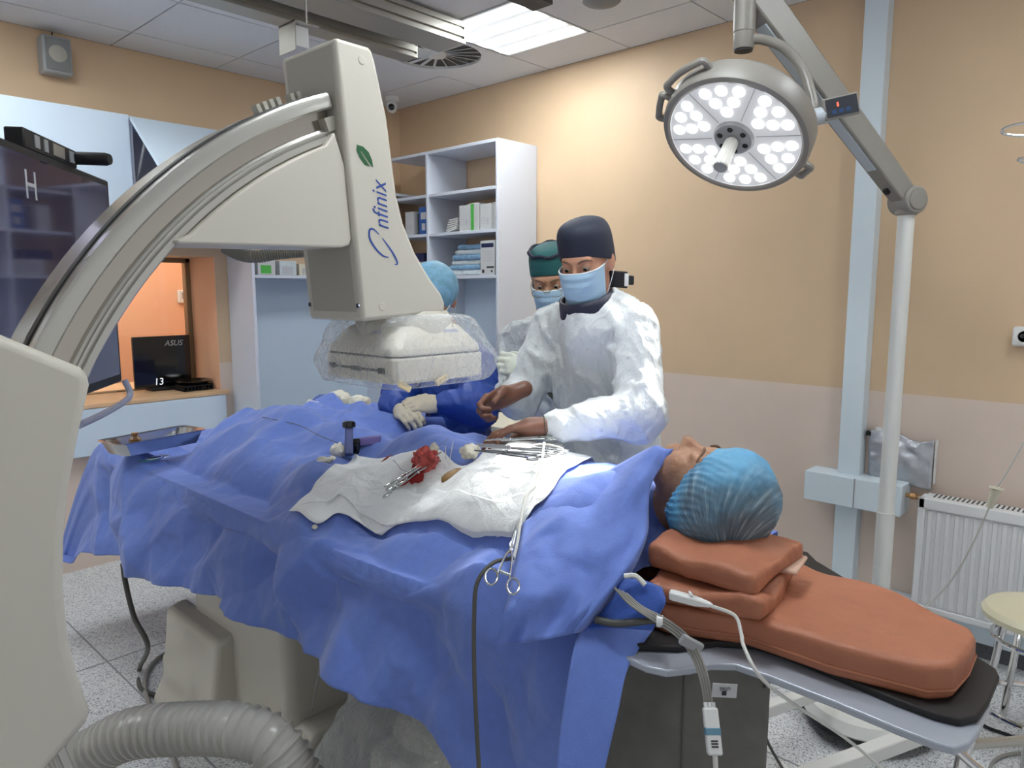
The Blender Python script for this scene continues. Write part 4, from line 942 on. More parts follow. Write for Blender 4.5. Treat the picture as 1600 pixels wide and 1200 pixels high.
sh2 = laid([[(470, 800), (560, 812), (640, 830), (720, 845), (800, 851)], [(505, 795), (570, 800), (650, 806), (730, 812), (820, 814)], [(530, 772), (590, 778), (660, 783), (740, 786), (838, 782)]], .020, .10, 33, 5, 12)
single(MB().grid(sh2), 'paper_towel', 'paper_white', 'embossed white paper towel lying along the near edge of the white sheet', 'towel', smooth=180, solid=.0012, fix=False)
# blue flap from the chin over the shoulder, hanging at the near side
fl_rows = [[(817, 817, 1.60), (882, 773, 1.65), (950, 735, 1.69), (1015, 701, 1.68), (1052, 703, 1.645)],
           [(812, 850, 1.52), (870, 818, 1.55), (930, 790, 1.58), (985, 765, 1.59), (1016, 762, 1.60)],
           [(802, 892, 1.44), (860, 870, 1.455), (920, 855, 1.475), (970, 850, 1.50), (1012, 832, 1.54)],
           [(792, 945, 1.385), (845, 930, 1.39), (900, 920, 1.405), (945, 915, 1.43), (984, 898, 1.465)],
           [(775, 1010, 1.365), (820, 1005, 1.36), (860, 998, 1.362), (890, 992, 1.375), (914, 986, 1.40)]]
F_ = net([[at(*q) for q in r] for r in fl_rows], 10)
g_u, g_v = np.meshgrid(np.linspace(0, 1, F_.shape[0]), np.linspace(0, 1, F_.shape[1]), indexing='ij')
F_ = F_ + V3((-.6, -.5, .4)) * (.022 * facet(g_u, g_v, 3.2, .4, 1, 31) + .011 * facet(g_u, g_v, 7, 1.1, 1, 32) + .05 * (crumple(g_u, g_v, 5, 5, 1.5, 3.5)))[..., None] + V3((-.7, -.6, .2)) * (.02 * crumple(g_u, g_v, 17, 4, 4, 8))[..., None]
single(MB().grid(F_), 'shoulder_drape', 'drape_blue', 'smaller blue drape tented from the chin over the shoulder near the face', 'drape', smooth=180, solid=.0015, fix=False)
# lower strip of cloth by the head end
st_rows = [[(905, 985, 1.41), (945, 975, 1.43), (1020, 985, 1.44)], [(895, 1020, 1.37), (940, 1025, 1.385), (983, 1040, 1.38)], [(880, 1110, 1.335), (920, 1115, 1.34), (965, 1115, 1.33)], [(868, 1215, 1.30), (905, 1215, 1.305), (942, 1215, 1.30)]]
Q_ = net([[at(*q) for q in r] for r in st_rows], 8)
single(MB().grid(Q_), 'drape_strip', 'drape_blue', 'narrow blue cloth strip hanging beside the lead curtain at the head end', 'drape', smooth=180, solid=.0015, fix=False)

# ================================================================ people
mat('skin', '#c39177', .5, noise=.06, nscale=30, sss=.12); mat('skin_old', '#b08468', .5, noise=.1, nscale=45, bump=.25, bscale=70, sss=.1)
mat('glove_brown', '#7a513f', .42, noise=.1, nscale=30); mat('glove_latex', '#cfc4ab', .45, noise=.06, nscale=30); mat('glove_white', '#d8dccd', .45)
mat('eye_white', '#a99d94', .2); mat('iris', '#2c241e', .15); mat('hair_dark', '#251d18', .6); mat('brow', '#7a5a46', .7)
mat('mask_blue', '#a3c3dc', .7, bump=.15, bscale=200); mat('mask_edge', '#e3e9ee', .6); mat('cap_navy', '#1d2438', .65, bump=.15, bscale=300); mat('cap_green', '#1f5f5f', .7, bump=.15, bscale=300)
mat('gown_white', '#d2d6d7', .6, noise=.04, nscale=10, bump=.5, bscale=34); mat('gown_blue', '#24469a', .55, noise=.05, nscale=10, bump=.3, bscale=24); mat('collar_navy', '#1a1e36', .5)
mat('trousers', '#3a4f7d', .8); mat('shoe', '#e0e0dd', .5); mat('scrub_green', '#1d6a4c', .7)
creases('gown_white', 11, .55, .02, .5, (1, 1, .6)); creases('gown_blue', 9, .5, .02, .5, (1, 1, .6)); creases('paper_white', 14, .35, .015)
class Frame:
    def __init__(s, org, fwd, up=(0, 0, 1), k=1.0):
        s.k = k
        f = V3(fwd); f /= np.linalg.norm(f); u = V3(up); u = u - f * (u @ f); u /= np.linalg.norm(u); s.R = np.c_[np.cross(f, u), f, u]; s.o = V3(org)
    def w(s, p): return s.o + s.R @ V3(p) * s.k
    def loc(s, P): return (P - s.o) @ s.R
    def local(s, fn):
        def g(X, Y, Z):
            a, b, c = (X - s.o[0]) / s.k, (Y - s.o[1]) / s.k, (Z - s.o[2]) / s.k
            return fn(*[s.R[0, i] * a + s.R[1, i] * b + s.R[2, i] * c for i in range(3)]) * s.k
        return g
def head_sdf(fr, LID=.0015):
    pos = blend([s_ell((0, -.015, .035), (.076, .096, .088)), (s_ell((0, .03, -.03), (.062, .064, .085)), .04), (s_ell((0, .048, -.088), (.040, .042, .032)), .035),
                 (s_cap((0, .088, .004), (0, .112, -.036), .007, .0125), .014), (s_ell((.013, .100, -.040), (.009, .010, .008)), .008), (s_ell((-.013, .100, -.040), (.009, .010, .008)), .008),
                 (s_ell((0, .080, .020), (.048, .014, .009)), .02), (s_ell((.036, .062, -.035), (.024, .026, .022)), .025), (s_ell((-.036, .062, -.035), (.024, .026, .022)), .025),
                 (s_ell((.079, -.012, -.012), (.010, .021, .033), rotm((0, 0, 1), .35)), .008), (s_ell((-.079, -.012, -.012), (.010, .021, .033), rotm((0, 0, 1), -.35)), .008),
                 (s_ell((0, .096, -.068), (.021, .009, .006)), .006), (s_ell((0, .094, -.079), (.019, .009, .007)), .006)], .03)
    def f(x, y, z):
        d = pos(x, y, z)
        for sx in (-1, 1):
            e = s_ell((sx * .032, .100, -.001), (.019, .016, .012))(x, y, z); d = -smin(-d, e, .012)
            lid = s_ell((sx * .032, .081, LID), (.0165, .0145, .0095))(x, y, z); d = smin(d, lid, .004)
        return d
    g = fr.local(f)
    return g
def face_bits(fr, root, brow='brow', eyes=True):
    for sx in (-1, 1):
        if eyes:
          eb = MB().lathe([(.0125 * math.sin(a), -.0125 * math.cos(a)) for a in np.linspace(.02, PI - .02, 10)], fr.w((sx * .032, .0815, -.003)), fr.R[:, 1], 16); e = eb.build('eye', 'eye_white', None, smooth=180); child(e, root)
          ir = MB().lathe([(.001, .0128), (.005, .0118), (.0058, .0108)], fr.w((sx * .032, .0815, -.003)), fr.R @ V3((0, .9, -.42)), 14); sub(ir, 'iris', 'iris', e)
        pts = [fr.w((sx * a, b, c)) for a, b, c in ((.014, .099, .014), (.028, .097, .021), (.042, .088, .021), (.054, .074, .014))]
        o = MB().tube(pts, [.0025, .0038, .0032, .0012], n=6, smooth=3).build('eyebrow', brow, None); child(o, root)
def mask_part(fr, root, w=.074, top=-.018, bot=-.115, out=0.0, m='mask_blue'):
    G = []; nA, nB = 30, 24
    for b in np.linspace(0, 1, nB):
        row = []
        z = top + (bot - top) * b
        for a in np.linspace(-1, 1, nA):
            th = a * R(88); wz = w * (1 - .16 * b); ctr = .128 - .012 * abs(2 * b - .7) ** 1.5 - .03 * max(0, b - .75) ** 1.0
            if b < .12: ctr -= .004
            x = wz * math.sin(th); y = .018 + (ctr - .018) * max(0, math.cos(th)) ** .62 + .0022 * math.sin(b * 20) * math.cos(th) + out
            zz = z - .014 * (1 - abs(a)) * (b - .3) + .016 * abs(a) ** 2 * (b - .45) * -1.2
            row.append(fr.w((x, y, zz)))
        G.append(row)
    o = MB().grid(G).build('face_mask', m, None, smooth=180, solid=.002, fix=False); child(o, root)
    G = np.array(G); sub(MB().tube(G[0], .0022, n=6), 'mask_edge', 'mask_edge', o); sub(MB().tube(G[-1], .0018, n=6), 'mask_edge', 'mask_edge', o)
    for j, sx in ((0, -1), (-1, 1)):
        sub(MB().tube([G[1, j], fr.w((sx * .080, .0, .004)), fr.w((sx * .083, -.028, .012))], .0013, n=5, smooth=4), 'ear_loop', 'mask_edge', o)
        sub(MB().tube([G[-2, j], fr.w((sx * .082, -.01, -.055)), fr.w((sx * .083, -.03, -.02))], .0013, n=5, smooth=4), 'ear_loop', 'mask_edge', o)
    return o
def scrub_cap(fr, root, m, h=.145, z0=.030, flare=1.0, tilt=.10):
    rs = []; n = 48
    prof = [(1.03, 0.0), (1.04, .02), (1.035, .06), (1.02, .085), (.98, .105), (.86, .128), (.55, .14), (.2, .145), (.01, .146)]
    for k, hh in prof:
        r = []
        for t in np.arange(n) * 2 * PI / n:
            x = .083 * k * math.sin(t) * flare; y = -.015 + .104 * k * math.cos(t)
            z = z0 + hh * h / .146 - tilt * (.104 - y if hh < .03 else .104 - y) * (1 - hh / .146) * 1.0 + tilt * .02
            r.append(fr.w((x, y, z)))
        rs.append(r)
    o = MB().rings(rs, True, False).build('scrub_cap', m, None, smooth=60, solid=.003, subsurf=1); child(o, root)
    return o, rs
def hand(fr, root, side, curl, spread, m, name='hand', thumb=(.6, .5), sc=1.0, sleeve=None):
    """fr: origin wrist, +Y to the fingertips, +Z back of the hand; side +1 puts the thumb at +X"""
    P_ = lambda p: fr.w(V3(p) * sc)
    parts = [s_ell(P_((0, .045, 0)), V3((.040, .050, .0155)) * sc, fr.R), (s_cap(P_((0, -.05, 0)), P_((0, .02, 0)), .027 * sc, .028 * sc), .03)]
    lens = (.044, .050, .046, .036); lens2 = (.026, .031, .029, .022); lens3 = (.022, .024, .023, .02); xs = (.030, .010, -.010, -.029)
    for k in range(4):
        c = curl[k]; b0 = V3((side * xs[k], .082 - .004 * abs(k - 1), 0)); dx = side * spread * (1.5 - k)
        a = b0; ang = c * .75; pr = .0098 if k < 3 else .0085
        for L_, f_ in ((lens[k], 1), (lens2[k], 1.15), (lens3[k], .8)):
            q = a + L_ * V3((dx, math.cos(ang), -math.sin(ang))); parts.append((s_cap(P_(a), P_(q), pr * sc, pr * .9 * sc), .006)); a = q; ang += c * f_; pr *= .92
    t0 = V3((side * .030, .018, -.006)); t1 = t0 + .045 * V3((side * thumb[0], .8, -thumb[1])) / np.linalg.norm((thumb[0], .8, thumb[1])); t2 = t1 + .032 * V3((side * thumb[0] * .3, .9, -thumb[1])) / np.linalg.norm((thumb[0] * .3, .9, thumb[1]))
    parts += [(s_cap(P_(t0), P_(t1), .0145 * sc, .0115 * sc), .014), (s_cap(P_(t1), P_(t2), .0112 * sc, .0095 * sc), .006)]
    f = blend(parts, .012); o_ = fr.o
    o = sdf_build(f, np.minimum(P_((-.1, -.09, -.1)), P_((.1, .2, .07))).min(0) if False else o_ - .21 * sc, o_ + .21 * sc, .0045, name, m); child(o, root)
    return o
def wrinkle(v, amp, seed, sc=14, stretch=(1, 1, .45)):
    w_ = v + .03 * np.stack([vnoise(v, 6, seed + 20), vnoise(v, 6, seed + 21), vnoise(v, 6, seed + 22)], -1)
    a = vnoise(w_ @ rotm((1, 1, 0), .5).T * V3((1.3, 1.3, .42)), sc * .8, seed); b = vnoise(w_ @ rotm((1, -1, .3), .8).T * V3((.5, 1.5, 1.2)), sc * 1.1, seed + 3)
    n_ = (1 - np.abs(a)) ** 3 + .8 * (1 - np.abs(b)) ** 4 + .35 * vnoise(v, 5, seed + 9)
    return amp * (n_ - .8)
def gown(parts, lo, hi, h, m, name, seed, amp=.012, k=.04, cut=None, root=None, sc=14):
    f0 = blend(parts, k)
    def f(X, Y, Z):
        d = f0(X, Y, Z)
        if cut is not None: d = np.maximum(d, cut(X, Y, Z))
        return d - wrinkle(np.stack([X, Y, Z], -1), amp, seed, sc)
    o = sdf_build(f, lo, hi, h, name, m); child(o, root); return o

# ---- patient lying on the table
HP = V3((1.452, .772, 1.172)); pf = Frame(HP, (0, .10, 1), (0, -1, .10))     # face looks up, crown toward the camera right
pat = Thing('person', (1.46, 1.2, ZT + .05), 'patient lying face up under the drapes in a blue bouffant cap', 'person')
hs = head_sdf(pf, -.001)
torso = blend([s_cap((1.46, .90, 1.09), (1.46, .80, 1.13), .058, .055), (s_ell((1.47, 1.02, 1.03), (.20, .14, .085)), .06), (s_ell((1.47, 1.25, 1.05), (.16, .30, .09)), .06), (s_ell((1.47, 1.55, 1.02), (.16, .22, .08)), .06),
               (s_cap((1.27, 1.0, 1.03), (1.15, 1.35, .985), .045, .035), .04), (s_cap((1.67, 1.0, 1.03), (1.78, 1.35, .985), .045, .035), .04),
               (s_cap((1.38, 1.65, 1.02), (1.36, 2.15, 1.0), .07, .045), .05), (s_cap((1.56, 1.65, 1.02), (1.58, 2.15, 1.0), .07, .045), .05), (s_cap((1.36, 2.15, 1.0), (1.35, 2.55, 1.0), .045, .035), .04), (s_cap((1.58, 2.15, 1.0), (1.59, 2.55, 1.0), .045, .035), .04)], .05)
def pbody(X, Y, Z): return smin(hs(X, Y, Z), torso(X, Y, Z), .03)
o = sdf_build(pbody, (1.05, .58, .93), (1.85, 2.62, 1.34), .011, 'body_coarse', 'skin_old') if False else sdf_build(pbody, (1.08, .64, .93), (1.85, 1.18, 1.34), .0065, 'body', 'skin_old'); child(o, pat.o)
face_bits(pf, pat.o, eyes=False)
def cap_sdf(X, Y, Z):
    e = s_ell((1.458, .713, 1.166), (.106, .106, .110))(X, Y, Z); e = smin(e, s_ell((1.44, .765, 1.135), (.098, .075, .085))(X, Y, Z), .05)
    pl = (Y - .806) + (Z - 1.17) * .50; e = np.maximum(e, pl)
    th = np.arctan2(X - 1.455, Z - 1.16); k_ = np.clip((Y - .68) / .12, 0, 1)
    return e - 0.0022 * np.sin(th * 46 + 3 * np.sin(Y * 40)) * k_ - .003 * vnoise(np.stack([X, Y, Z], -1), 30, 5) - .0025 * np.abs(vnoise(np.stack([X, Y, Z], -1), 60, 6)) * 1
def cap_material():
    m = mat('bouffant', '#6fa6c4', .55); nt = m.node_tree; L = nt.links.new; b = nt.nodes['Principled BSDF']
    def math_(op, a, c=None):
        n = nt.nodes.new('ShaderNodeMath'); n.operation = op
        for k, v in enumerate((a, c)):
            if v is None: continue
            if isinstance(v, (int, float)): n.inputs[k].default_value = v
            else: L(v, n.inputs[k])
        return n.outputs[0]
    def rng_(v, a, c, d, e):
        n = nt.nodes.new('ShaderNodeMapRange'); n.inputs[1].default_value = a; n.inputs[2].default_value = c; n.inputs[3].default_value = d; n.inputs[4].default_value = e; L(v, n.inputs[0]); return n.outputs[0]
    tc = nt.nodes.new('ShaderNodeTexCoord'); sp = nt.nodes.new('ShaderNodeSeparateXYZ'); L(tc.outputs['Object'], sp.inputs[0])
    y = math_('SUBTRACT', sp.outputs[1], .69); z = math_('SUBTRACT', sp.outputs[2], 1.045); an = math_('ARCTAN2', y, z); r_ = math_('SQRT', math_('ADD', math_('MULTIPLY', y, y), math_('MULTIPLY', z, z)))
    cb = nt.nodes.new('ShaderNodeCombineXYZ'); L(math_('MULTIPLY', an, 22), cb.inputs[0]); L(math_('MULTIPLY', r_, 14), cb.inputs[1]); L(math_('MULTIPLY', sp.outputs[0], 14), cb.inputs[2])
    n1 = nt.nodes.new('ShaderNodeTexNoise'); n1.inputs['Scale'].default_value = 1.0; n1.inputs['Detail'].default_value = 5; L(cb.outputs[0], n1.inputs['Vector'])
    n2 = nt.nodes.new('ShaderNodeTexNoise'); n2.inputs['Scale'].default_value = 12; n2.inputs['Detail'].default_value = 3; L(tc.outputs['Object'], n2.inputs['Vector'])
    r1 = nt.nodes.new('ShaderNodeValToRGB'); e = r1.color_ramp.elements; e[0].position = .36; e[0].color = (*hexc('#4a545a'), 1); e[1].position = .72; e[1].color = (*hexc('#a9b6b9'), 1); k = e.new(.55); k.color = (*hexc('#67757c'), 1); L(n1.outputs['Fac'], r1.inputs[0])
    puff = math_('MAXIMUM', rng_(sp.outputs[2], 1.20, 1.27, 0, .85), math_('MAXIMUM', rng_(sp.outputs[1], .755, .79, 0, .8), rng_(sp.outputs[2], 1.10, 1.075, 0, .6)))
    bl = math_('MINIMUM', math_('ADD', puff, rng_(n2.outputs['Fac'], .45, .65, .12, .45)), .95)
    mx = nt.nodes.new('ShaderNodeMix'); mx.data_type = 'RGBA'; L(bl, mx.inputs[0]); L(r1.outputs[0], mx.inputs[6]); mx.inputs[7].default_value = (*hexc('#5fa3cc'), 1); L(mx.outputs[2], b.inputs['Base Color'])
    bp_ = nt.nodes.new('ShaderNodeBump'); bp_.inputs['Strength'].default_value = .35; bp_.inputs['Distance'].default_value = .004; L(n1.outputs['Fac'], bp_.inputs['Height']); L(bp_.outputs[0], b.inputs['Normal'])
cap_material()
o = sdf_build(cap_sdf, (1.32, .56, 1.03), (1.59, .86, 1.31), .0042, 'bouffant_cap', 'bouffant'); child(o, pat.o)

# ---- surgeon
def person_base(name, loc, label): return Thing(name, loc, label, 'person')
sg_ = person_base('person', (2.0, 1.40, 0), 'standing surgeon in white gown, navy cap and pale blue mask reaching over the patient')
hf = Frame((1.778, 1.362, 1.706), (-.89, -.24, -.30), (-.12, .02, 1), .92)
skin_parts = [head_sdf(hf), (s_cap(hf.w((0, -.02, -.08)), (1.85, 1.37, 1.50), .058, .066), .03)]
o = sdf_build(blend(skin_parts, .02), (1.60, 1.2, 1.44), (1.97, 1.52, 1.88), .0055, 'body', 'skin'); child(o, sg_.o)
face_bits(hf, sg_.o)
scrub_cap(hf, sg_.o, 'cap_navy', h=.098, z0=.030, tilt=.40)
mask_part(hf, sg_.o)
# gown: torso leaning in, sleeves
LS, RS = V3((1.88, 1.255, 1.505)), V3((1.875, 1.565, 1.50))
LE, RE = V3((1.775, 1.155, 1.255)), V3((1.80, 1.655, 1.25))
LH, RH = V3((1.535, 1.335, 1.232)), V3((1.655, 1.560, 1.290))
gp = [s_ell((1.905, 1.40, 1.33), (.125, .165, .22)), (s_ell((1.985, 1.40, 1.02), (.13, .175, .32)), .06), (s_ell((2.03, 1.40, .68), (.15, .20, .30)), .06), (s_cap((1.88, 1.31, 1.52), (1.88, 1.47, 1.52), .068), .06),
      (s_cap(LS, LE, .076, .072), .05), (s_cap(LE, LE + (LH - LE) * .86, .074, .047), .03), (s_cap(RS, RE, .074, .068), .05), (s_cap(RE, RE + (RH - RE) * .80, .070, .046), .03), (s_cap((1.89, 1.385, 1.52), (1.83, 1.365, 1.565), .088, .082), .04), (s_cap((1.83, 1.375, 1.40), (1.782, 1.362, 1.50), .09, .086), .05)]
ncut = lambda X, Y, Z: -((((X - 1.785) / .088) ** 2 + ((Y - 1.362) / .086) ** 2 + ((Z - 1.628) / .09) ** 2) ** .5 - 1) * .07
gown(gp, (1.50, 1.0, .38), (2.24, 1.80, 1.66), .0085, 'gown_white', 'gown', 4, .0105, root=sg_.o, cut=ncut)
# thyroid collar and lead apron strap
cl = MB(); n = 40; rs = []
for zz, k in ((1.532, 1.0), (1.55, 1.0), (1.578, .98), (1.600, .95)):
    rs.append([(1.805 + .080 * k * math.cos(t) - (zz - 1.5) * .25, 1.364 + .078 * k * math.sin(t), zz + .028 * math.cos(t)) for t in np.arange(n) * 2 * PI / n])
o = MB().rings(rs, True, False).build('thyroid_collar', 'collar_navy', None, smooth=60, solid=.01); child(o, sg_.o)
kc = at(972, 437, 2.22); a_ = at(985, 430, 2.22) - at(955, 428, 2.22); a_ /= np.linalg.norm(a_); Rk = np.c_[a_, np.cross(V3((0, 0, 1)), a_), V3((0, 0, 1))]
o = MB().obox(kc - a_ * .012, (.028, .012, .025), Rk).obox(kc + a_ * .024, (.012, .008, .014), Rk).build('collar_strap', 'black_soft', None, bevel=.004); child(o, sg_.o)
sub(MB().obox(kc + a_ * .012 + V3((-.012, -.010, 0)), (.006, .003, .019), Rk), 'strap_label', 'white_plastic', o, bevel=.001)
# hands
hl_ = Frame(LH, (-.70, .70, -.06), (.15, .1, 1)); hand(hl_, sg_.o, 1, (.35, .42, .5, .55), .05, 'glove_brown', thumb=(.7, .35), sc=1.0)
hr_ = Frame(RH + V3((0, 0, .0)), (-.72, .42, -.28), (.35, .85, .45)); hand(hr_, sg_.o, -1, (.9, .95, 1.0, 1.0), .0, 'glove_brown', thumb=(.35, .8), sc=.98)
def legs(t, x, y, m='trousers', z1=.62):
    f = blend([s_cap((x, y - .1, z1), (x + .02, y - .11, .12), .085, .055), s_cap((x, y + .1, z1), (x + .02, y + .11, .12), .085, .055)], .02)
    o = sdf_build(f, (x - .16, y - .26, .04), (x + .16, y + .26, z1 + .1), .016, 'trousers', m); child(o, t.o)
    for s_ in (-1, 1):
        g = blend([s_ell((x - .05, y + s_ * .11, .045), (.13, .048, .045)), s_cap((x + .02, y + s_ * .11, .05), (x + .02, y + s_ * .11, .12), .045)], .03)
        o = sdf_build(lambda X, Y, Z, g=g: np.maximum(g(X, Y, Z), -Z + .002), (x - .22, y + s_ * .11 - .08, -.01), (x + .12, y + s_ * .11 + .08, .2), .012, 'shoe', 'shoe'); child(o, t.o)
legs(sg_, 2.03, 1.375)

# ---- second doctor, behind
d2 = person_base('person', (2.24, 1.86, 0), 'doctor in white gown, green cap and glasses standing behind the surgeon with folded arms')
df = Frame((2.070, 1.742, 1.660), (-.80, -.45, -.34), (-.10, .0, 1), .91)
o = sdf_build(blend([head_sdf(df), (s_cap(df.w((0, -.02, -.08)), (2.18, 1.80, 1.46), .056, .064), .03)], .02), (1.90, 1.58, 1.40), (2.27, 1.93, 1.84), .0055, 'body', 'skin_old'); child(o, d2.o)
face_bits(df, d2.o); scrub_cap(df, d2.o, 'cap_green', h=.092, z0=.036, tilt=.34); mask_part(df, d2.o, m='mask_blue')
o = MB().tube([df.w((math.sin(t) * .082, -.015 + .105 * math.cos(t), .112 + .004 * math.sin(7 * t))) for t in np.linspace(0, 2 * PI, 30)], .007, n=6).build('cap_tie', 'cap_navy', None); child(o, d2.o)
mat('lens_clear', '#f2f5f5', .03, trans=1, alpha=.25); mat('gold_wire', '#b79a6a', .25, .9)
for sx in (-1, 1):
    ring_ = [df.w((sx * .034 + .026 * math.cos(t), .122, -.022 + .016 * math.sin(t))) for t in np.linspace(0, 2 * PI, 22)]
    o = MB().tube(ring_, .0011, n=5).tube([df.w((sx * .06, .12, -.018)), df.w((sx * .078, .05, -.0)), df.w((sx * .08, -.02, .0))], .0011, n=5).build('glasses', 'gold_wire', None); child(o, d2.o)
o = MB().tube([df.w((-.009, .122, -.018)), df.w((0, .124, -.014)), df.w((.009, .122, -.018))], .0012, n=5).build('glasses_bridge', 'gold_wire', None); child(o, d2.o)
gp = [s_ell((2.235, 1.83, 1.29), (.13, .205, .22)), (s_ell((2.25, 1.84, .98), (.14, .20, .34)), .06), (s_ell((2.26, 1.84, .66), (.15, .21, .28)), .06), (s_cap((2.20, 1.72, 1.43), (2.20, 1.95, 1.43), .07), .06),
      (s_cap((2.20, 2.03, 1.41), (2.10, 2.10, 1.19), .078, .066), .05), (s_cap((2.10, 2.10, 1.19), (2.02, 1.90, 1.20), .062, .052), .03), (s_cap((2.20, 1.63, 1.41), (2.12, 1.58, 1.18), .078, .066), .05), (s_cap((2.12, 1.58, 1.18), at(838, 580, 2.46), .062, .048), .03)]
ncut2 = lambda X, Y, Z: -((((X - 2.16) / .08) ** 2 + ((Y - 1.79) / .08) ** 2 + ((Z - 1.52) / .09) ** 2) ** .5 - 1) * .07
gown(gp, (1.92, 1.46, .36), (2.45, 2.25, 1.56), .0105, 'gown_white', 'gown', 14, .0105, root=d2.o, cut=ncut2)
o = MB().rings([[(2.172 + .075 * k * math.cos(t), 1.795 + .075 * k * math.sin(t), z + .02 * math.cos(t)) for t in np.arange(24) * 2 * PI / 24] for z, k in ((1.40, 1.15), (1.44, 1.0), (1.47, .92))], True, False).build('scrub_collar', 'scrub_green', None, smooth=60, solid=.006); child(o, d2.o)
g_ = Frame(at(832, 578, 2.44), -_r * .9 + V3((0, 0, .25)), (-.75, -.6, .3)); hand(g_, d2.o, 1, (.95, 1., 1.05, 1.05), .0, 'glove_white', thumb=(.3, .6))
g_ = Frame((2.02, 1.83, 1.25), (-.15, .95, -.05), (-.95, .1, .3)); hand(g_, d2.o, -1, (.5, .55, .6, .6), .0, 'glove_white', thumb=(.4, .3))
legs(d2, 2.27, 1.84)

# ---- nurse in blue, behind the detector
n3 = person_base('person', (2.12, 2.22, 0), 'nurse in dark blue gown and light blue bouffant cap behind the detector, gloved hands together')
nf = Frame((1.945, 2.262, 1.575), (-.75, -.55, -.42), (-.2, -.1, 1))
o = sdf_build(blend([head_sdf(nf), (s_cap(nf.w((0, -.02, -.08)), (2.06, 2.25, 1.36), .054, .06), .03)], .02), (1.80, 2.08, 1.32), (2.15, 2.46, 1.75), .007, 'body', 'skin'); child(o, n3.o)
face_bits(nf, n3.o); mask_part(nf, n3.o)
def ncap(X, Y, Z):
    lp = [X - nf.o[0], Y - nf.o[1], Z - nf.o[2]]; l = [nf.R[0, i] * lp[0] + nf.R[1, i] * lp[1] + nf.R[2, i] * lp[2] for i in range(3)]
    e = s_ell((0, -.02, .045), (.105, .120, .105))(*l); e = np.maximum(e, -(l[2] + .02 + (.0 - l[1]) * -.35)); th = np.arctan2(l[0], l[1])
    return e - .0035 * np.sin(th * 40) * np.clip(1 - (l[2] + .02) / .1, 0, 1) - .004 * vnoise(np.stack([X, Y, Z], -1), 34, 8)
mat('bouffant_light', '#7fb2cf', .6, noise=.18, nscale=40)
o = sdf_build(ncap, (1.79, 2.09, 1.48), (2.16, 2.46, 1.76), .006, 'bouffant_cap', 'bouffant_light'); child(o, n3.o)
NH = at(640, 632, 2.78); NH2 = at(628, 640, 2.76)
gp = [s_ell((2.08, 2.27, 1.20), (.12, .18, .22)), (s_ell((2.09, 2.27, .90), (.13, .18, .32)), .06), (s_ell((2.10, 2.27, .60), (.14, .19, .28)), .06), (s_cap((2.05, 2.17, 1.34), (2.05, 2.36, 1.34), .066), .06),
      (s_cap((2.04, 2.10, 1.31), (1.955, 2.015, 1.17), .074, .078), .05), (s_cap((1.955, 2.015, 1.17), NH + V3((.10, -.10, .005)), .082, .050), .03), (s_cap((2.05, 2.44, 1.31), (1.94, 2.48, 1.17), .074, .076), .05), (s_cap((1.94, 2.48, 1.17), NH2 + V3((.06, .14, -.005)), .076, .050), .03)]
gown(gp, (1.66, 1.82, .33), (2.36, 2.62, 1.46), .0105, 'gown_blue', 'gown', 24, .012, root=n3.o)
g_ = Frame(NH + V3((.075, -.075, 0)), (-.62, .72, .02), (-.55, -.4, .75)); hand(g_, n3.o, 1, (.45, .55, .6, .6), .0, 'glove_latex', thumb=(.5, .3), sc=1.0)
g_ = Frame(NH2 + V3((.055, .075, -.02)), (-.35, -.80, .05), (-.5, .2, .85)); hand(g_, n3.o, -1, (.75, .8, .85, .85), .0, 'glove_latex', thumb=(.6, .3), sc=1.0)
cuff = MB().tube([NH + V3((.125, -.125, .004)), NH + V3((.085, -.083, .001))], [.040, .036], n=18); o = cuff.build('cuff', 'mask_edge', None); child(o, n3.o)
legs(n3, 2.13, 2.27)
# ================================================================ goods on the shelves
mat('carton', '#c9cac9', .6); mat('carton_blue', '#2f5fa8', .55); mat('carton_navy', '#1c2550', .55); mat('stripe_green', '#4fb04a', .5); mat('pack_blue', '#7fa6c4', .35, noise=.2, nscale=30, bump=.5, bscale=30); mat('pack_white', '#c9d2d6', .4, noise=.1, nscale=30, bump=.4, bscale=30)
mat('carton_dark', '#3c3f44', .6); mat('cream', '#d6d0bb', .5)
def carton(name, label, b, m='carton', prints=(), group=None):
    x0, x1, y0, y1, z0, z1 = b; t = Thing(name, ((x0 + x1) / 2, (y0 + y1) / 2, z0), label, 'box', group)
    t.part(MB().box(*b), 'carton', m, bevel=.002, bseg=1)
    for nm, a0, a1, c0, c1, mm in prints:    # printed areas on the face toward the room (-X)
        t.part(MB().box(x0 - .0008, x0 + .001, y1 - (y1 - y0) * a1, y1 - (y1 - y0) * a0, z0 + (z1 - z0) * c0, z0 + (z1 - z0) * c1), nm, mm, smooth=0)
    return t
zA, zB = 1.99, 1.706
lines = [('printed_line', .15, .5, .44, .47, 'text_grey'), ('printed_line', .15, .6, .34, .37, 'text_grey'), ('printed_line', .15, .55, .24, .27, 'text_grey'), ('printed_line', .62, .8, .2, .45, 'text_grey')]
carton('glove_box', 'white printed glove carton left of the green-striped one on the shelf', (3.31, 3.42, 3.478, 3.578, zA, zA + .165), prints=lines)
t = carton('glove_box', 'white glove carton with a bright green side stripe', (3.305, 3.42, 3.395, 3.472, zA, zA + .172), prints=[('green_stripe', .12, .5, 0, .98, 'stripe_green')])
carton('glove_box', 'white printed glove carton right of the green-striped one', (3.31, 3.42, 3.285, 3.385, zA, zA + .160), prints=lines)
carton('glove_box', 'pale carton squeezed against the right side panel of the shelf', (3.32, 3.43, 3.225, 3.278, zA, zA + .166), prints=[('printed_line', .3, .7, .1, .5, 'text_grey')])
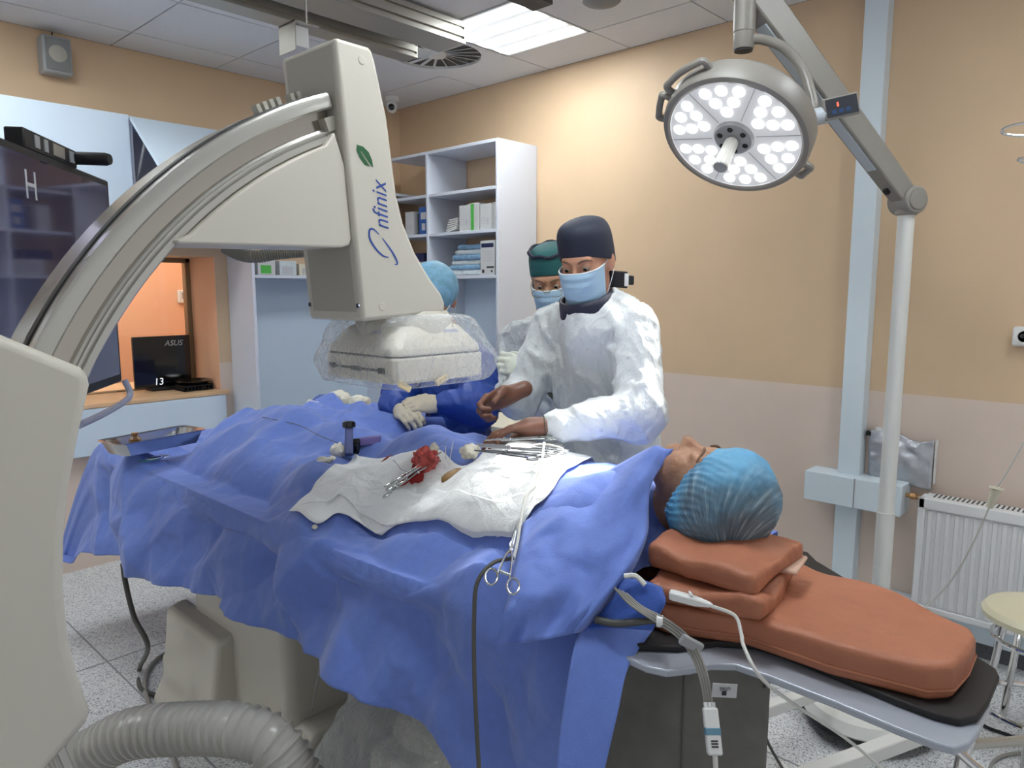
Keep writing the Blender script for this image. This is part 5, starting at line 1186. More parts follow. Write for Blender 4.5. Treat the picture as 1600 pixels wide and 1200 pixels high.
for k in range(6):
    single(MB().obox((3.38, 3.66 - .004 * k, zA + .012 + .014 * k), (.07, .055 - .003 * k, .005), rotm((1, 0, 0), -.22 + .03 * k)), 'paper_sachet', 'carton', ['lowest', 'second lowest', 'third lowest', 'fourth lowest', 'second highest', 'topmost'][k] + ' flat white sachet of the small pile beside the glove cartons', 'sachet', 'sachets in the pile', bevel=.002)
carton('instruction_box', 'white carton with a dark header, leaning beside the blue packs', (3.30, 3.40, 3.245, 3.372, zB, zB + .215), prints=[('header', .08, .92, .80, .92, 'carton_navy'), ('printed_line', .12, .85, .66, .68, 'text_grey'), ('printed_line', .12, .8, .58, .6, 'text_grey'), ('printed_line', .12, .85, .5, .52, 'text_grey'), ('printed_line', .12, .7, .42, .44, 'text_grey'), ('emblem', .12, .28, .06, .16, 'text_dark'), ('barcode', .45, .95, .2, .25, 'text_dark'), ('emblem', .75, .85, .08, .14, 'text_dark')])
def soft_pack(c, half, rz, seed, m, label, group=None, name='sterile_pack'):
    Rr = rotm((0, 0, 1), rz); f0 = s_box(c, half, Rr, min(half) * .8)
    o = sdf_build(f0, V3(c) - max(half) * 1.6, V3(c) + max(half) * 1.6, max(half) / 13, name, m, lambda v: v + .004 * np.stack([vnoise(v, 25, seed), vnoise(v, 25, seed + 1), vnoise(v, 25, seed + 2)], -1))
    return tag(o, label, 'pack', group)
labs = ['bottom blue sterile pack sticking out under the pile on the shelf', 'second blue sterile pack from the bottom of the pile', 'pale pack in the middle of the blue pile', 'blue rolled pack above the pale pack', 'pale blue pack near the top of the pile', 'topmost blue pack of the pile beside the instruction carton']
for k, (dx, hy, m) in enumerate(((0, .17, 'pack_white'), (0, .15, 'pack_blue'), (.01, .145, 'pack_white'), (0, .14, 'pack_blue'), (.01, .135, 'pack_white'), (.02, .13, 'pack_blue'))):
    soft_pack((3.42 + dx, 3.565 - .012 * k, zB + .018 + .033 * k), (.10, hy, .018), 0, k * 4, m, labs[k])
carton('box', 'blue carton on the left compartment beside the divider', (3.31, 3.45, 3.89, 3.985, zA, zA + .185), 'carton_blue', [('label_white', .2, .8, .55, .8, 'carton'), ('printed_line', .3, .7, .15, .4, 'carton')])
carton('box', 'dark grey carton between the grey and the blue one on the shelf', (3.36, 3.45, 3.995, 4.06, zA, zA + .15), 'carton_dark')
carton('box', 'white carton just right of the gantry column edge', (3.33, 3.45, 4.07, 4.16, zA, zA + .165), 'carton', lines)
carton('box', 'navy carton on the lower left shelf compartment', (3.33, 3.45, 3.96, 4.16, zB + .10, zB + .16), 'carton_navy')
carton('box', 'grey carton under the navy one on the lower left shelf', (3.33, 3.45, 3.89, 4.10, zB, zB + .10), 'carton', [('printed_line', .2, .6, .2, .7, 'text_grey')])
for k, (x, wd2, hh, m, lb) in enumerate(((2.27, .12, .10, 'carton', 'white carton at the left end of the back shelf under the conduit'), (2.42, .12, .09, 'pack_white', 'pale green-white pack in the middle of the back shelf'), (2.56, .10, .075, 'cream', 'small cream carton right on the back shelf beside the column'))):
    t = Thing('box', (x + wd2 / 2, 4.36, 1.706), lb, 'box'); t.part(MB().box(x, x + wd2, 4.30, 4.45, 1.706, 1.706 + hh), 'carton', m, bevel=.003)
    t.part(MB().box(x + .02, x + wd2 - .03, 4.2985, 4.301, 1.715, 1.706 + hh * .6), 'print', 'stripe_green' if k == 0 else 'text_grey', smooth=0)
# ================================================================ things on the window sill
ZS = WZ0 + .013
p0_, p1_ = onY(205, 527, 4.88), onY(301, 596, 4.86)
t = Thing('computer_monitor', ((p0_[0] + p1_[0]) / 2, 4.88, ZS), 'glossy black monitor standing on the wooden sill behind the window opening', 'monitor')
t.part(MB().box(p0_[0], p1_[0], 4.87, 4.89, ZS + .02, p0_[2]), 'panel', 'black_gloss', bevel=.003)
tx = MB(); text_on(tx, 'ASUS', .05, (p1_[0] - .165, 4.8696, p0_[2] - .065), (1, 0, 0), (0, 0, 1), shear=.25); t.part(tx, 'brand_lettering', 'text_grey', smooth=0, fix=False)
tx = MB(); text_on(tx, '13', .062, (p0_[0] + .115, 4.8696, ZS + .035), (1, 0, 0), (0, 0, 1), shear=.1); t.part(tx, 'clock_reflection', 'reflection_white', smooth=0, fix=False)  # reflection of a clock, put on the panel as faintly glowing digits
t.part(MB().box((p0_[0] + p1_[0]) / 2 - .09, (p0_[0] + p1_[0]) / 2 + .09, 4.83, 4.95, ZS, ZS + .02), 'stand', 'black_matte', bevel=.004)
kx = onY(303, 597, 4.72)
t = Thing('black_crate', (kx[0], 4.72, ZS), 'small black openwork crate on the sill under the black dish', 'crate')
t.part(MB().box(kx[0] - .09, kx[0] + .10, 4.66, 4.80, ZS, ZS + .006), 'base', 'black_matte', smooth=0)
for k in range(9): t.part(MB().box(kx[0] - .09 + k * .0225, kx[0] - .084 + k * .0225, 4.66, 4.663, ZS, ZS + .035), 'slat', 'black_matte', smooth=0)
t.part(MB().box(kx[0] - .09, kx[0] + .10, 4.658, 4.664, ZS + .03, ZS + .037).box(kx[0] - .09, kx[0] + .10, 4.796, 4.80, ZS, ZS + .037).box(kx[0] + .096, kx[0] + .10, 4.66, 4.80, ZS, ZS + .037).box(kx[0] - .09, kx[0] - .086, 4.66, 4.80, ZS, ZS + .037), 'rim', 'black_matte', smooth=0)
single(MB().lathe([(.001, .0), (.07, .0), (.11, .022), (.112, .028), (.10, .024), (.06, .008), (.001, .006)], (kx[0] + .0, 4.73, ZS + .037), n=36), 'black_dish', 'black_gloss', 'shallow black oval dish lying on the crate', 'dish')
th_ = onY(288, 463, 4.985)
t = Thing('thermostat', tuple(th_), 'small white thermostat with a grey display by the window frame', 'thermostat')
cw = onY(288, 463, 6.2)
t.o.location = (cw[0], 6.19, cw[2])
t.part(MB().box(cw[0] - .06, cw[0] + .05, 6.165, 6.2, cw[2] - .055, cw[2] + .05), 'case', 'white_plastic', bevel=.006)
t.part(MB().box(cw[0] - .035, cw[0] + .03, 6.162, 6.166, cw[2] - .02, cw[2] + .03), 'display', 'grey_plastic', smooth=0)
# ================================================================ side table with swabs behind the patient
sdt = Thing('instrument_trolley', (2.15, 2.85, 0), 'blue-draped instrument trolley behind the table carrying gauze swabs', 'trolley')
c = onZ(545, 652, 1.03)
G = []
for a in np.linspace(0, 1, 40):
    row = []
    for b in np.linspace(0, 1, 40):
        x = 1.98 + .50 * a; y = 2.55 + .65 * b; e = min(a, 1 - a, b, 1 - b)
        row.append((x, y, 1.005 + .012 * float(tri(np.array(x * 6 + y * 4))) - (0.30 if e < .001 else 0)))
    G.append(row)
sdt.part(MB().grid(G), 'drape_cover', 'drape_blue', smooth=60, fix=False)
for x in (2.03, 2.43):
    for y in (2.6, 3.15): sdt.part(MB().cyl((x, y, 0), (x, y, 1.0), .012, n=12), 'leg', 'chrome')
sdt.part(MB().box(2.0, 2.46, 2.57, 3.18, .98, 1.0), 'top', 'steel', smooth=0)
def lump(c, r, seed, name, m, label, cat, group=None, amp=.25, h=None, rz=0):
    f0 = s_ell(c, r, rotm((0, 0, 1), rz)); mr = max(r)
    def f(X, Y, Z): return f0(X, Y, Z) - mr * amp * (np.abs(vnoise(np.stack([X, Y, Z], -1), 1.7 / mr, seed, 2)) - .3)
    o = sdf_build(f, V3(c) - mr * 1.6, V3(c) + mr * 1.6, h or mr / 11, name, m); return tag(o, label, cat, group)
mat('gauze', '#dcd8c8', .85, bump=.6, bscale=120); mat('gauze_blood', '#b8504a', .7, noise=.6, nscale=60, bump=.6, bscale=80)
gl = ['left cream gauze bundle on the blue trolley', 'square folded cream gauze pad in the middle of the trolley', 'right cream gauze bundle beside the nurse gloves', 'small gauze wad at the front of the trolley']
for k, (q, r_) in enumerate((((490, 648), (.062, .07, .05)), ((532, 636), (.06, .07, .062)), ((562, 640), (.055, .055, .055)), ((515, 652), (.06, .05, .03)))):
    p_ = onZ(*q, 1.05); p_[2] = 1.018 + r_[2] * .85; lump(p_, r_, 40 + k, 'gauze_bundle', 'gauze', gl[k], 'gauze')
G = []
bw = [onX(*q, 2.45) for q in ((462, 660), (500, 616), (550, 640), (580, 655))]
wrap = net([[bw[0] + V3((0, 0, .0)), bw[1], bw[2], bw[3]], [bw[0] + V3((-.04, -.03, -.02)), bw[1] + V3((-.05, -.04, -.06)), bw[2] + V3((-.05, -.04, -.05)), bw[3] + V3((-.04, -.04, -.05))], [onZ(470, 664, 1.012), onZ(505, 660, 1.012), onZ(545, 660, 1.012), onZ(590, 662, 1.012)]], 6)
single(MB().grid(wrap), 'cloth_wrap', 'drape_blue', 'blue wrapping cloth with a raised point behind the gauze bundles', 'cloth', smooth=60, solid=.002, fix=False)
# drawer trolley behind the staff
t = Thing('drawer_cabinet', (3.0, 2.75, 0), 'white drawer cabinet with a beige top seen between the nurse and the surgeon', 'cabinet')
q0 = at(790, 690, 3.95); xq, yq = q0[0], q0[1]
t.o.location = (xq, yq, 0)
t.part(MB().box(xq - .2, xq + .25, yq - .25, yq + .22, .05, .90), 'body', 'white_lam', bevel=.004)
t.part(MB().box(xq - .22, xq + .27, yq - .27, yq + .24, .90, .93), 'top', 'cream', bevel=.004)
for k in range(4): t.part(MB().box(xq - .208, xq - .2, yq - .23, yq + .20, .68 - .2 * k, .86 - .2 * k), 'drawer', 'white_panel', bevel=.004)
for dx in (-.17, .22):
    for dy in (-.2, .18): t.part(MB().cyl((xq + dx - .01, yq + dy, .025), (xq + dx + .01, yq + dy, .025), .025), 'caster', 'black_matte')
p_ = at(757, 676, 3.42); soft_pack((p_[0], p_[1], .86), (.10, .09, .04), .4, 77, 'pack_blue', 'light blue soft pack on the small stand behind the patient', name='soft_pack')
t = Thing('small_stand', (p_[0], p_[1], 0), 'small white stand holding the light blue pack behind the table', 'stand'); t.part(MB().box(p_[0] - .12, p_[0] + .12, p_[1] - .11, p_[1] + .11, .79, .815), 'top', 'white_lam', bevel=.003)
for dx in (-.1, .1):
    for dy in (-.09, .09): t.part(MB().cyl((p_[0] + dx, p_[1] + dy, 0), (p_[0] + dx, p_[1] + dy, .79), .01, n=10), 'leg', 'chrome')
# ================================================================ instruments on the patient
def top_z(p): return float(hsurf(p[0], p[1]))
# steel tray at the foot end
q = [onZ(*v_, 1.0) for v_ in ((190, 716), (288, 690), (300, 680), (200, 698))]
ca = onZ(192, 716, 1.02); cb_ = onZ(300, 694, 1.02); dirx = (cb_ - ca) / np.linalg.norm(cb_ - ca); diry = np.cross(V3((0, 0, 1)), dirx)
t = Thing('instrument_tray', tuple(ca), 'shallow polished steel tray on the drape at the foot end', 'tray')
Lx, Ly, zt0 = .34, .15, 1.02
def trp(a, b, z): return tuple(ca + dirx * a * Lx + diry * b * Ly + V3((0, 0, z - ca[2])))
def ring_t(g, z, r=.12): return [trp(*p, z) for p in ((g + r * .4, g), (1 - g - r * .4, g), (1 - g, g + r), (1 - g, 1 - g - r), (1 - g - r * .4, 1 - g), (g + r * .4, 1 - g), (g, 1 - g - r), (g, g + r))]
t.part(MB().rings([ring_t(.06, zt0), ring_t(0, zt0 + .045), ring_t(-.03, zt0 + .048), ring_t(-.03, zt0 + .05), ring_t(.02, zt0 + .046), ring_t(.08, zt0 + .004)]), 'tray_body', 'steel', smooth=40)
mat('brown_glass', '#6b4a2c', .25)
tp_ = V3(trp(.28, .5, zt0 + .006)); single(MB().lathe([(.001, 0), (.02, 0), (.021, .004), (.021, .04), (.012, .05), (.012, .062), (.001, .062)], tp_, n=20), 'vial', 'brown_glass', 'small brown vial standing in the steel tray', 'vial')
mat('wire_green', '#1f7a66', .5); mat('wire_blue', '#2a4fb0', .5)
for k, (m, lb) in enumerate((('wire_green', 'green coiled wire beside the steel tray'), ('wire_blue', 'blue coiled wire beside the steel tray'), ('white_plastic', 'white coiled wire beside the steel tray'))):
    b = onH(226 + 6 * k, 722 - k); b[2] += .004; P = [b + V3((.03 * math.cos(a) * (1 + .1 * k) + .004 * a, .02 * math.sin(a), .003 + .0015 * k)) for a in np.linspace(0, 9, 40)]
    single(MB().tube(P, .0022, n=6), 'coiled_wire', m, lb, 'wire')
# control syringe and connected bottle
mat('purple_clear', '#8f7fc0', .2, trans=.35); mat('clear_blue', '#6f79ab', .15, trans=.4)
b0 = onH(548, 712); b1 = b0 + V3((.01, .02, .085))
sy = Thing('control_syringe', tuple(b0), 'upright syringe manifold with a black plunger ring and purple grip on the drape', 'syringe')
sy.part(MB().cyl(b0 + V3((-.02, -.02, .01)), b1, .014, .013, n=18), 'barrel', 'clear_blue'); 
sy.part(MB().lathe([(.012, 0), (.021, .004), (.021, .020), (.014, .024), (.001, .024)], b1, (.1, .15, 1), 22), 'plunger_cap', 'black_gloss')
pa_ = at(563, 690, float((b1 - EYE) @ _fw)); pb2 = at(595, 687, float((b1 - EYE) @ _fw)); dv = (pb2 - pa_) / np.linalg.norm(pb2 - pa_); Rg = np.c_[dv, np.cross(V3((0, 0, 1)), dv), V3((0, 0, 1))]
sy.part(MB().obox((pa_ + pb2) / 2, (np.linalg.norm(pb2 - pa_) / 2, .012, .013), Rg), 'purple_grip', 'purple_clear', bevel=.004)
sy.part(MB().cyl(pa_ + dv * -.03, pa_, .012, n=14).obox(pa_ - dv * .02 + V3((0, 0, -.025)), (.018, .014, .02), Rg), 'valve_block', 'black_gloss', bevel=.003)
gz = [((528, 712), (.026, .024, .022), 'round white gauze ball left of the syringe'), ((508, 722), (.034, .016, .008), 'flat gauze strip on the blue drape left of the white sheet'), ((735, 726), (.028, .024, .022), 'clean white gauze wad where the clamps meet'), ((492, 826), (.008, .008, .006), 'tiny white cotton bit on the drape below the sheet')]
for k, (q, r_, lb) in enumerate(gz): 
    p_ = onH(*q); p_[2] += r_[2] * .8 + (.02 if k == 2 else 0); lump(p_, r_, 60 + k, 'gauze_wad', 'gauze', lb, 'gauze')
p_ = onH(666, 738); p_[2] += .035; lump(p_, (.036, .034, .036), 71, 'gauze_wad', 'gauze_blood', 'crumpled blood-red gauze wad at the incision', 'gauze', amp=.45)
p_ = onH(678, 735); p_[2] += .06; lump(p_, (.014, .010, .020), 72, 'gauze_wad', 'gauze', 'white gauze fold tucked on the red wad', 'gauze')
# exposed skin
p_ = onH(714, 745); o = lump(p_ + V3((0, 0, .0)), (.056, .022, .022), 81, 'exposed_belly_skin', 'skin_old', None, None, amp=.04); o.name = 'belly_skin'; 
for kk in ('label', 'category'):
    if kk in o: del o[kk]
mat('skin_iodine', '#8d6c42', .45, noise=.15, nscale=25); o.data.materials[0] = M['skin_iodine']; child(o, pat.o)
mat('blood', '#8a1c1a', .4, noise=.4, nscale=50)
for k, (q, r_, lb) in enumerate((((648, 756), (.035, .025), 'faint blood stain on the white sheet below the red gauze'), ((604, 733), (.02, .004), 'thin streak of blood on the white sheet near the syringe'))):
    p_ = onH(*q); P = []
    for a in np.linspace(0, 2 * PI, 24, endpoint=False):
        rr_ = 1 + .3 * math.sin(3 * a + k) + .15 * math.sin(7 * a); x, y = p_[0] + r_[0] * rr_ * math.cos(a), p_[1] + r_[1] * rr_ * math.sin(a); P.append((x, y, top_z((x, y)) + .03))
    single(MB().add(P + [(p_[0], p_[1], top_z(p_) + .036)], [(i, (i + 1) % 24, 24) for i in range(24)]), 'blood_stain', 'blood', lb, 'stain', smooth=180)
def clamp(tip, ring, w, label, name='hemostat', spread=.012, up=(0, 0, 1), m='steel'):
    tip = V3(tip); ring = V3(ring); d = ring - tip; L_ = np.linalg.norm(d); d /= L_; s_ = np.cross(d, V3(up)); s_ /= np.linalg.norm(s_)
    t = Thing(name, tuple(tip), label, 'clamp'); 
    for k in (-1, 1):
        P = [tip + s_ * k * .0012, tip + d * L_ * .25 + s_ * k * .003, tip + d * L_ * .36, tip + d * L_ * .5 - s_ * k * spread * .6, tip + d * L_ * .84 - s_ * k * spread]
        c_ = tip + d * (L_ * .93) - s_ * k * (spread + .010 * w)
        ringp = [c_ + d * (.0165 * w * math.cos(a)) + s_ * (.0115 * w * math.sin(a)) for a in np.linspace(0, 2 * PI, 22)]
        t.part(MB().tube(P, [.0018, .0028, .0035, .0026, .0026], n=8, smooth=5).tube(ringp, .0023, n=8), 'half', m)
    t.part(MB().lathe([(.001, .004), (.004, .004), (.0045, -.004), (.001, -.004)], tip + d * L_ * .36, np.cross(s_, d), 12), 'pivot_screw', m)
    sub(MB().obox(tip + d * L_ * .78, (.010, .0012, .003), np.c_[s_, d, np.cross(s_, d)]), 'ratchet', m, t.o) if False else t.part(MB().obox(tip + d * L_ * .78, (.010, .0014, .003), np.c_[s_, d, np.cross(s_, d)]), 'ratchet', m)
    return t
def onS(q, up): p = onH(*q); return V3((p[0], p[1], p[2] + up))
clamp(onS((682, 738), .050), onS((604, 778), .030), 1.0, 'steel clamp with paired rings lying on the white sheet, nearest the left')
clamp(onS((690, 736), .055), onS((622, 770), .034), 1.0, 'steel clamp lying alongside the leftmost one, just right of it')
clamp(onS((684, 742), .045), onS((598, 786), .022), .8, 'dark slim clamp under the two left clamps', m='steel')
tips = [(745, 722), (752, 726), (748, 730), (755, 733), (742, 735), (758, 720)]
ends = [(880, 712), (872, 722), (895, 727), (862, 735), (850, 742), (866, 706)]
lb6 = ['upper long steel clamp fanned from the gauze toward the chest', 'second long clamp of the fan toward the chest', 'third clamp of the fan, reaching furthest to the right', 'fourth clamp of the fan lying lower on the white sheet', 'lowest clamp of the fan toward the near edge', 'clamp of the fan raised highest next to the surgeon hand']
for k in range(6):
    a = onS(tips[k], .050 + .004 * (k % 3)); b = onS(ends[k], .028 + .006 * k * .5); clamp(a, a + (b - a) * min(1, .24 / np.linalg.norm(b - a)), .95, lb6[k])
# wires standing out of the puncture
for k, (qa, qb, lb) in enumerate((((697, 728), (696, 697), 'short white needle stub standing by the red gauze'), ((703, 728), (708, 690), 'longer white catheter stub leaning beside the needle stub'))):
    a = onS(qa, .02); b = at(*qb, float((a - EYE) @ _fw)); single(MB().tube([a, b], .0014, n=6), 'catheter_stub', 'white_plastic', lb, 'catheter')
mat('tube_clear', '#d8d8d0', .2, alpha=.75); mat('cable_grey', '#8f8d88', .45); mat('cable_dark', '#4a4a46', .5); mat('cable_white', '#d3d3ce', .4)
def cable(pts, r, m, name, label, n=7, cat='cable', sm=8): return single(MB().tube(pts, r, n=n, smooth=sm), name, m, label, cat)
cable([onS((700, 706), .04), at(640, 735, 2.0), onS((615, 738), .035)], .0009, 'steel', 'guide_wire', 'thin steel guide wire sticking left from the red gauze', cat='wire')
cable([onS((545, 708), .02), onS((500, 690), .02), onS((465, 672), .02), onS((410, 660), .02)], .0013, 'cable_dark', 'thin_line', 'thin dark line running from the syringe over the blue drape', cat='line')
cable([onS((835, 758), .05), onS((880, 735), .05), onS((850, 720), .045), onS((820, 725), .045)], .0022, 'tube_clear', 'looped_tube', 'clear thin tube looping over the clamps on the chest', cat='tube')
cable([onS((850, 722), .05), onS((846, 750), .045), onS((836, 785), .04), onS((820, 815), .05), at(808, 850, 1.50), at(800, 880, 1.44)], .0035, 'tube_clear', 'suction_tube', 'clear tube running from the clamps over the edge of the white sheet', cat='tube')
cable([at(802, 872, 1.43), at(770, 880, 1.40), at(746, 910, 1.375), at(741, 960, 1.36), at(741, 1040, 1.345), at(744, 1120, 1.33), at(749, 1210, 1.32)], .0042, 'cable_dark', 'hanging_cable', 'dark grey cable hanging down the front of the blue drape')
clamp(at(806, 830, 1.46), at(783, 915, 1.36), 1.05, 'steel clamp hanging rings down at the near edge of the drape', up=(-.7, -.7, 0))
single(MB().tube([(1.55 + .0, 1.335, 1.215)], .01) if False else MB().tube([LH + V3((-.0, 0, .0)) + hl_.R @ V3((.030 * math.cos(a), -.015, .030 * math.sin(a))) for a in np.linspace(0, 2 * PI, 24)], .0016, n=6), 'wrist_loop', 'cable_dark', 'thin dark elastic loop round the surgeon wrist over the patient', 'loop')
# ================================================================ leads at the head end
ly = [at(x, y, D) for x, y, D in ((1030, 968, 1.36), (1062, 990, 1.34), (1085, 1020, 1.32), (1100, 1060, 1.30), (1108, 1105, 1.29))]
for k, dxk in enumerate((-6, -2, 2, 6)):
    st_ = at(960 + 6 * k, 918 + 3 * k, 1.40)
    P = [st_, at(985 + 6 * k, 945 + k, 1.39)] + [p + _r * dxk * .0009 + V3((0, 0, .0008 * dxk)) for p in ly]
    cable(P, .0024, 'cable_grey', 'lead_wire', ['first grey monitoring lead of the bundle, nearest the drape', 'second grey monitoring lead in the bundle', 'third grey monitoring lead in the bundle', 'fourth grey monitoring lead, outermost right of the bundle'][k])
c1 = at(1080, 1006, 1.325); single(MB().obox(c1, (.022, .006, .010), np.c_[_r, np.cross(V3((0, 0, 1)), _r), V3((0, 0, 1))] @ rotm((0, 1, 0), .5)), 'lead_clip', 'grey_plastic', 'grey plastic comb clip holding the monitoring leads together', 'clip', bevel=.003)
mat('tag_grey', '#b9babb', .5); mat('teal_band', '#5f8aa0', .4)
t = Thing('lead_connector', tuple(at(1116, 1150, 1.28)), 'white lead connector with a teal band hanging below the table edge', 'connector')
a = at(1109, 1105, 1.285); b = at(1117, 1180, 1.262); dvv = (b - a) / np.linalg.norm(b - a); Rc = np.c_[_r, np.cross(dvv, _r), dvv]
for u_ in range(3): Rc[:, u_] /= np.linalg.norm(Rc[:, u_])
t.part(MB().obox((a + b) / 2, (.013, .008, np.linalg.norm(b - a) / 2), Rc), 'body', 'white_plastic', bevel=.004, bseg=3)
t.part(MB().obox(a + (b - a) * .50, (.0135, .0085, .0065), Rc), 'teal_band', 'teal_band', bevel=.002)
for k in range(3): t.part(MB().obox(a + (b - a) * (.66 + .06 * k) - _fw * .0085, (.006, .001, .0012), Rc), 'printed_mark', 'text_dark', smooth=0)
for k in (-1, 0, 1): t.part(MB().cyl(a + _r * .007 * k - dvv * .008, a + _r * .007 * k + dvv * .004, .0035, n=10), 'lead_socket', 'white_plastic')
cable([b, at(1119, 1215, 1.26)], .0045, 'cable_white', 'connector_cable', 'white cable leaving the lower end of the lead connector')
t = Thing('cable_tag', tuple(at(1132, 1080, 1.285)), 'grey tag with dark print fixed on the monitoring leads', 'tag')
tc_ = at(1132, 1079, 1.285); Rt = np.c_[_r, np.cross(V3((0, 0, 1)), _r), V3((0, 0, 1))]
t.part(MB().obox(tc_, (.022, .0008, .013), Rt @ rotm((0, 1, 0), .05)), 'tag_card', 'tag_grey', bevel=.0005)
tx = MB(); text_on(tx, 'UTAS', .008, tc_ + _r * .010 - _fw * .0022 + V3((0, 0, .007)), -_r, (0, 0, -1)); t.part(tx, 'tag_lettering', 'text_dark', smooth=0, fix=False)
t.part(MB().obox(tc_ - _fw * .0022 + V3((0, 0, -.004)) - _r * .001, (.004, .0004, .004), Rt), 'tag_emblem', 'text_dark', smooth=0)
# finger sensor and blood pressure tube
t = Thing('finger_sensor', tuple(at(1080, 936, 1.34)), 'white clip-on finger sensor lying on the orange mattress', 'sensor')
a = at(1046, 928, 1.36); b = at(1114, 946, 1.335); dvv = (b - a) / np.linalg.norm(b - a); Rc = np.c_[dvv, np.cross(V3((0, 0, 1)), dvv), V3((0, 0, 1))]
t.part(MB().rings([[a + (b - a) * s_ + Rc @ V3((0, y_ * k_, z_ * k_)) for y_, z_ in ((-.011, -.008), (.011, -.008), (.011, .007), (-.011, .008))] for s_, k_ in ((0, .9), (.1, 1), (.6, .95), (.9, .6), (1, .35))]), 'sensor_body', 'white_plastic', bevel=.003)
t.part(MB().tube([a + (b - a) * .5 + V3((0, 0, -.008)), a + (b - a) * .5 + V3((-.006, -.006, .012)), a + (b - a) * .5 + V3((.004, .006, .012))], .0022, n=6), 'spring_loop', 'white_plastic')
cable([b + V3((-.004, 0, 0)), at(1148, 962, 1.33), at(1158, 990, 1.31), at(1163, 1012, 1.29), at(1190, 1060, 1.27), at(1240, 1100, 1.4), at(1330, 1160, 1.5), at(1420, 1240, 1.5)], .0034, 'cable_white', 'sensor_cable', 'pale sensor cable running over the table edge toward the floor')
cable([at(930, 968, 1.41), at(960, 974, 1.40), at(1000, 972, 1.385), at(1028, 970, 1.37)], .0075, 'cable_dark', 'pressure_hose', 'dark grey hose coming out from under the drape strip', n=10, cat='hose')
single(MB().cyl(at(1026, 970, 1.365), at(1036, 971, 1.362), .011, n=12), 'hose_coupling', 'white_plastic', 'small white coupling on the end of the dark hose', 'coupling')
cable([at(975, 900, 1.42), at(993, 900, 1.42), at(1008, 914, 1.41)], .005, 'cable_white', 'air_tube', 'white tube end poking out beside the blue cloth and the sensor', cat='tube')
navy = net([[at(965, 905, 1.44), at(1000, 905, 1.43), at(1035, 918, 1.40)], [at(960, 930, 1.42), at(1000, 935, 1.41), at(1040, 940, 1.37)], [at(930, 968, 1.425), at(985, 962, 1.40), at(1032, 958, 1.37)], [at(905, 985, 1.42), at(960, 982, 1.40), at(1020, 985, 1.365)]], 5)
single(MB().grid(navy), 'cloth_corner', 'drape_navy', 'darker blue cloth tucked under the leads beside the cushion', 'cloth', smooth=60, solid=.002, fix=False)
# ================================================================ under and around the table
mat('frame_white', '#d9d9d6', .4)
def bar(a, b, hw, hh, name, label, m='frame_white', cat='bar'):
    return single(MB().tube([a, b], 1, sq=(hw, hh)), name, m, label, cat, bevel=.004)
a, b = onZ(1120, 1135, .22), onZ(1258, 1088, .22); bar(a, b + (b - a) * .3, .02, .02, 'floor_frame_bar', 'upper white square bar of a low frame seen behind the lead curtain')
a, b = onZ(1230, 1225, .25), onZ(1425, 1152, .25); bar(a, b + (b - a) * .25, .022, .022, 'floor_frame_bar', 'lower white square bar crossing the floor beneath the grey plate')
cable([at(1195, 1070, 1.5), at(1192, 1100, 1.6), at(1196, 1150, 1.65), at(1225, 1205, 1.7)], .0035, 'cable_dark', 'black_cable', 'dark cable dropping from the table plate near the curtain')
cable([onZ(1500, 1110, .01), onZ(1540, 1135, .008), onZ(1580, 1150, .008), onZ(1640, 1175, .008)], .006, 'black_matte', 'floor_cable', 'black cable on the floor right of the table end')
cable([onZ(1640, 1175, .01), onZ(1580, 1178, .008), onZ(1552, 1190, .008), onZ(1545, 1215, .008)], .006, 'cable_grey', 'floor_cable', 'grey curled cable on the floor in the lower right corner')
# cables at the left
cable([at(192, 880, 2.6), at(196, 910, 2.6), at(210, 965, 2.62), at(231, 1010, 2.62), onZ(218, 1045, .012), onZ(220, 1075, .012), onZ(255, 1088, .012), onZ(300, 1085, .012)], .009, 'cable_dark', 'floor_cable', 'dark green-grey cable dropping from the drape hem to the floor at the left', n=9)
cable([onZ(300, 1010, .012), onZ(260, 1020, .012), onZ(232, 1045, .012), onZ(227, 1080, .012), onZ(240, 1115, .012), onZ(262, 1160, .012), onZ(280, 1215, .012)], .009, 'cable_grey', 'floor_cable', 'grey cable curving over the floor in front of the table base', n=9)
cable([at(506, 1015, 2.05), at(497, 1060, 2.05), at(487, 1110, 2.05)], .004, 'cable_grey', 'thin_cable', 'thin pale cable hanging under the drape beside the plastic bag')
# stool
c = onZ(1600, 955, .52); cx_, cy_ = c[0] + .03, c[1] - .05
t = Thing('stool', (cx_, cy_, 0), 'round cream padded stool with chrome legs at the right edge', 'stool')
mat('cream_vinyl', '#d6d0b4', .35)
t.part(MB().lathe([(.001, .045), (.13, .043), (.165, .035), (.178, .018), (.175, .0), (.15, -.012), (.001, -.012)], (cx_, cy_, .49), n=48), 'seat', 'cream_vinyl')
for k in range(4):
    a_ = R(35 + 90 * k); ca_, sa_ = math.cos(a_), math.sin(a_); t.part(MB().tube([(cx_ + .12 * ca_, cy_ + .12 * sa_, .48), (cx_ + .15 * ca_, cy_ + .15 * sa_, .25), (cx_ + .19 * ca_, cy_ + .19 * sa_, .0)], .0125, n=12, smooth=4), 'leg', 'chrome')
t.part(MB().tube([(cx_ + .14 * math.cos(a_), cy_ + .14 * math.sin(a_), .42) for a_ in np.linspace(0, 2 * PI, 40)], .008, n=8), 'ring', 'chrome'); t.part(MB().tube([(cx_ + .165 * math.cos(a_), cy_ + .165 * math.sin(a_), .17) for a_ in np.linspace(0, 2 * PI, 40)], .010, n=8), 'footrest_ring', 'chrome')
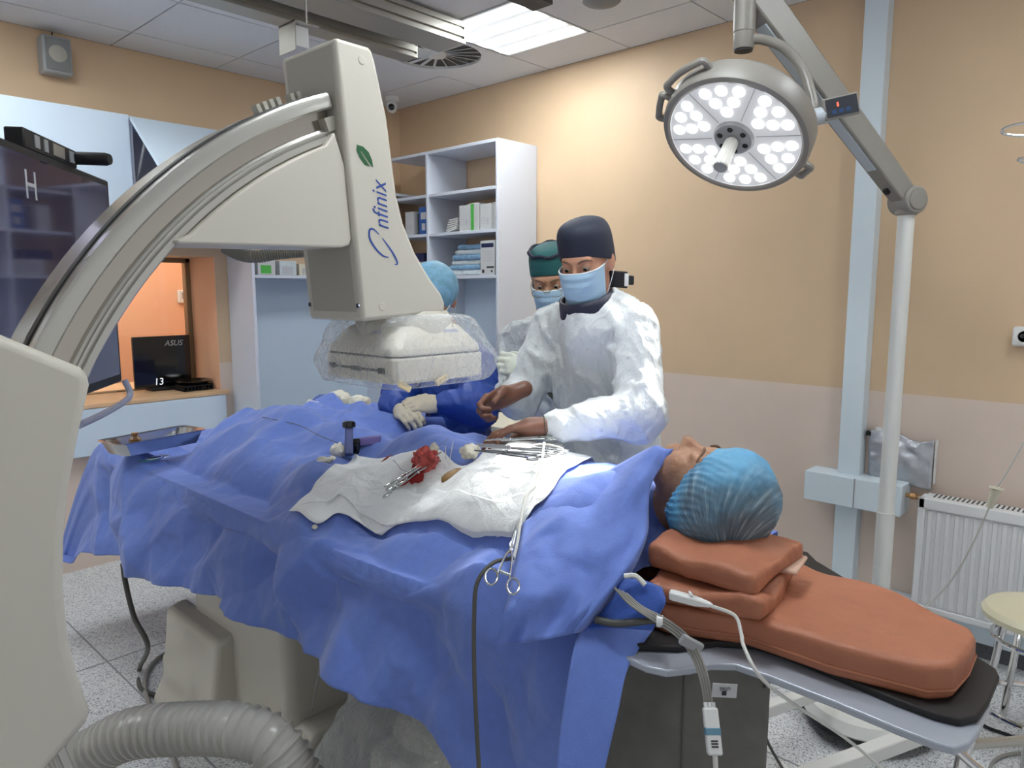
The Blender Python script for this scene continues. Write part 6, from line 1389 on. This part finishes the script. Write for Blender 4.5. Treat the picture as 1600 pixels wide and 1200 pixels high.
# second chair base at the table end
t = Thing('swivel_chair_base', tuple(onZ(1500, 1195, 0.0)), 'chrome tube stand under the end of the table plate', 'stand')
pt = at(1505, 1150, 1.30); fl_ = onZ(1500, 1210, 0)
t.part(MB().tube([at(1520, 1128, 1.32), at(1505, 1180, 1.32), at(1496, 1230, 1.32)], .012, n=12), 'post', 'chrome'); t.part(MB().tube([at(1490, 1168, 1.3), at(1520, 1195, 1.28), at(1545, 1215, 1.26)], .008, n=10), 'brace', 'chrome')
t.part(MB().tube([at(1515, 1163, 1.36), at(1560, 1160, 1.40), at(1620, 1156, 1.45)], .010, n=10), 'cross_tube', 'alu_dull')
# drip stand at the right edge
t = Thing('drip_stand', (1.80, .20, 0), 'chrome drip stand whose hooks reach in at the upper right edge', 'drip stand')
D = 1.75; base_ = at(1690, 300, D); t.o.location = (base_[0], base_[1], 0)
t.part(MB().cyl((base_[0], base_[1], 0.03), (base_[0], base_[1], 2.02), .011, n=14), 'pole', 'chrome')
t.part(MB().tube([at(1690, 185, D), at(1640, 190, D), at(1590, 194, D), at(1566, 203, D), at(1575, 211, D), at(1620, 212, D), at(1660, 208, D)], .0032, n=8, smooth=6), 'hook', 'chrome')
t.part(MB().tube([at(1690, 240, D), at(1640, 244, D), at(1600, 247, D), at(1591, 250, D), at(1600, 254, D)], .0032, n=8, smooth=5), 'hook', 'chrome')
for k in range(5):
    a_ = 2 * PI * k / 5; t.part(MB().tube([(base_[0], base_[1], .08), (base_[0] + .25 * math.cos(a_), base_[1] + .25 * math.sin(a_), .03)], .012, n=8), 'foot', 'chrome')
t = Thing('infusion_line', tuple(at(1555, 770, 2.0)), 'thin clear infusion line with a cream connector hanging before the radiator', 'tube')
t.part(MB().tube([at(1620, 655, 1.85), at(1598, 695, 1.88), at(1572, 740, 1.92), at(1556, 764, 1.95)], .0022, n=6, smooth=5), 'upper_tube', 'tube_clear')
t.part(MB().tube([at(1557, 763, 1.95), at(1546, 792, 1.98)], [.012, .009], n=12), 'connector', 'cream'); t.part(MB().cyl(at(1558, 761, 1.95), at(1557, 765, 1.95), .017, n=14), 'flange', 'cream')
t.part(MB().tube([at(1546, 792, 1.98), at(1520, 850, 2.05), at(1488, 905, 2.15), at(1450, 945, 2.2), at(1418, 957, 2.2)], .0022, n=6, smooth=5), 'lower_tube', 'tube_clear')
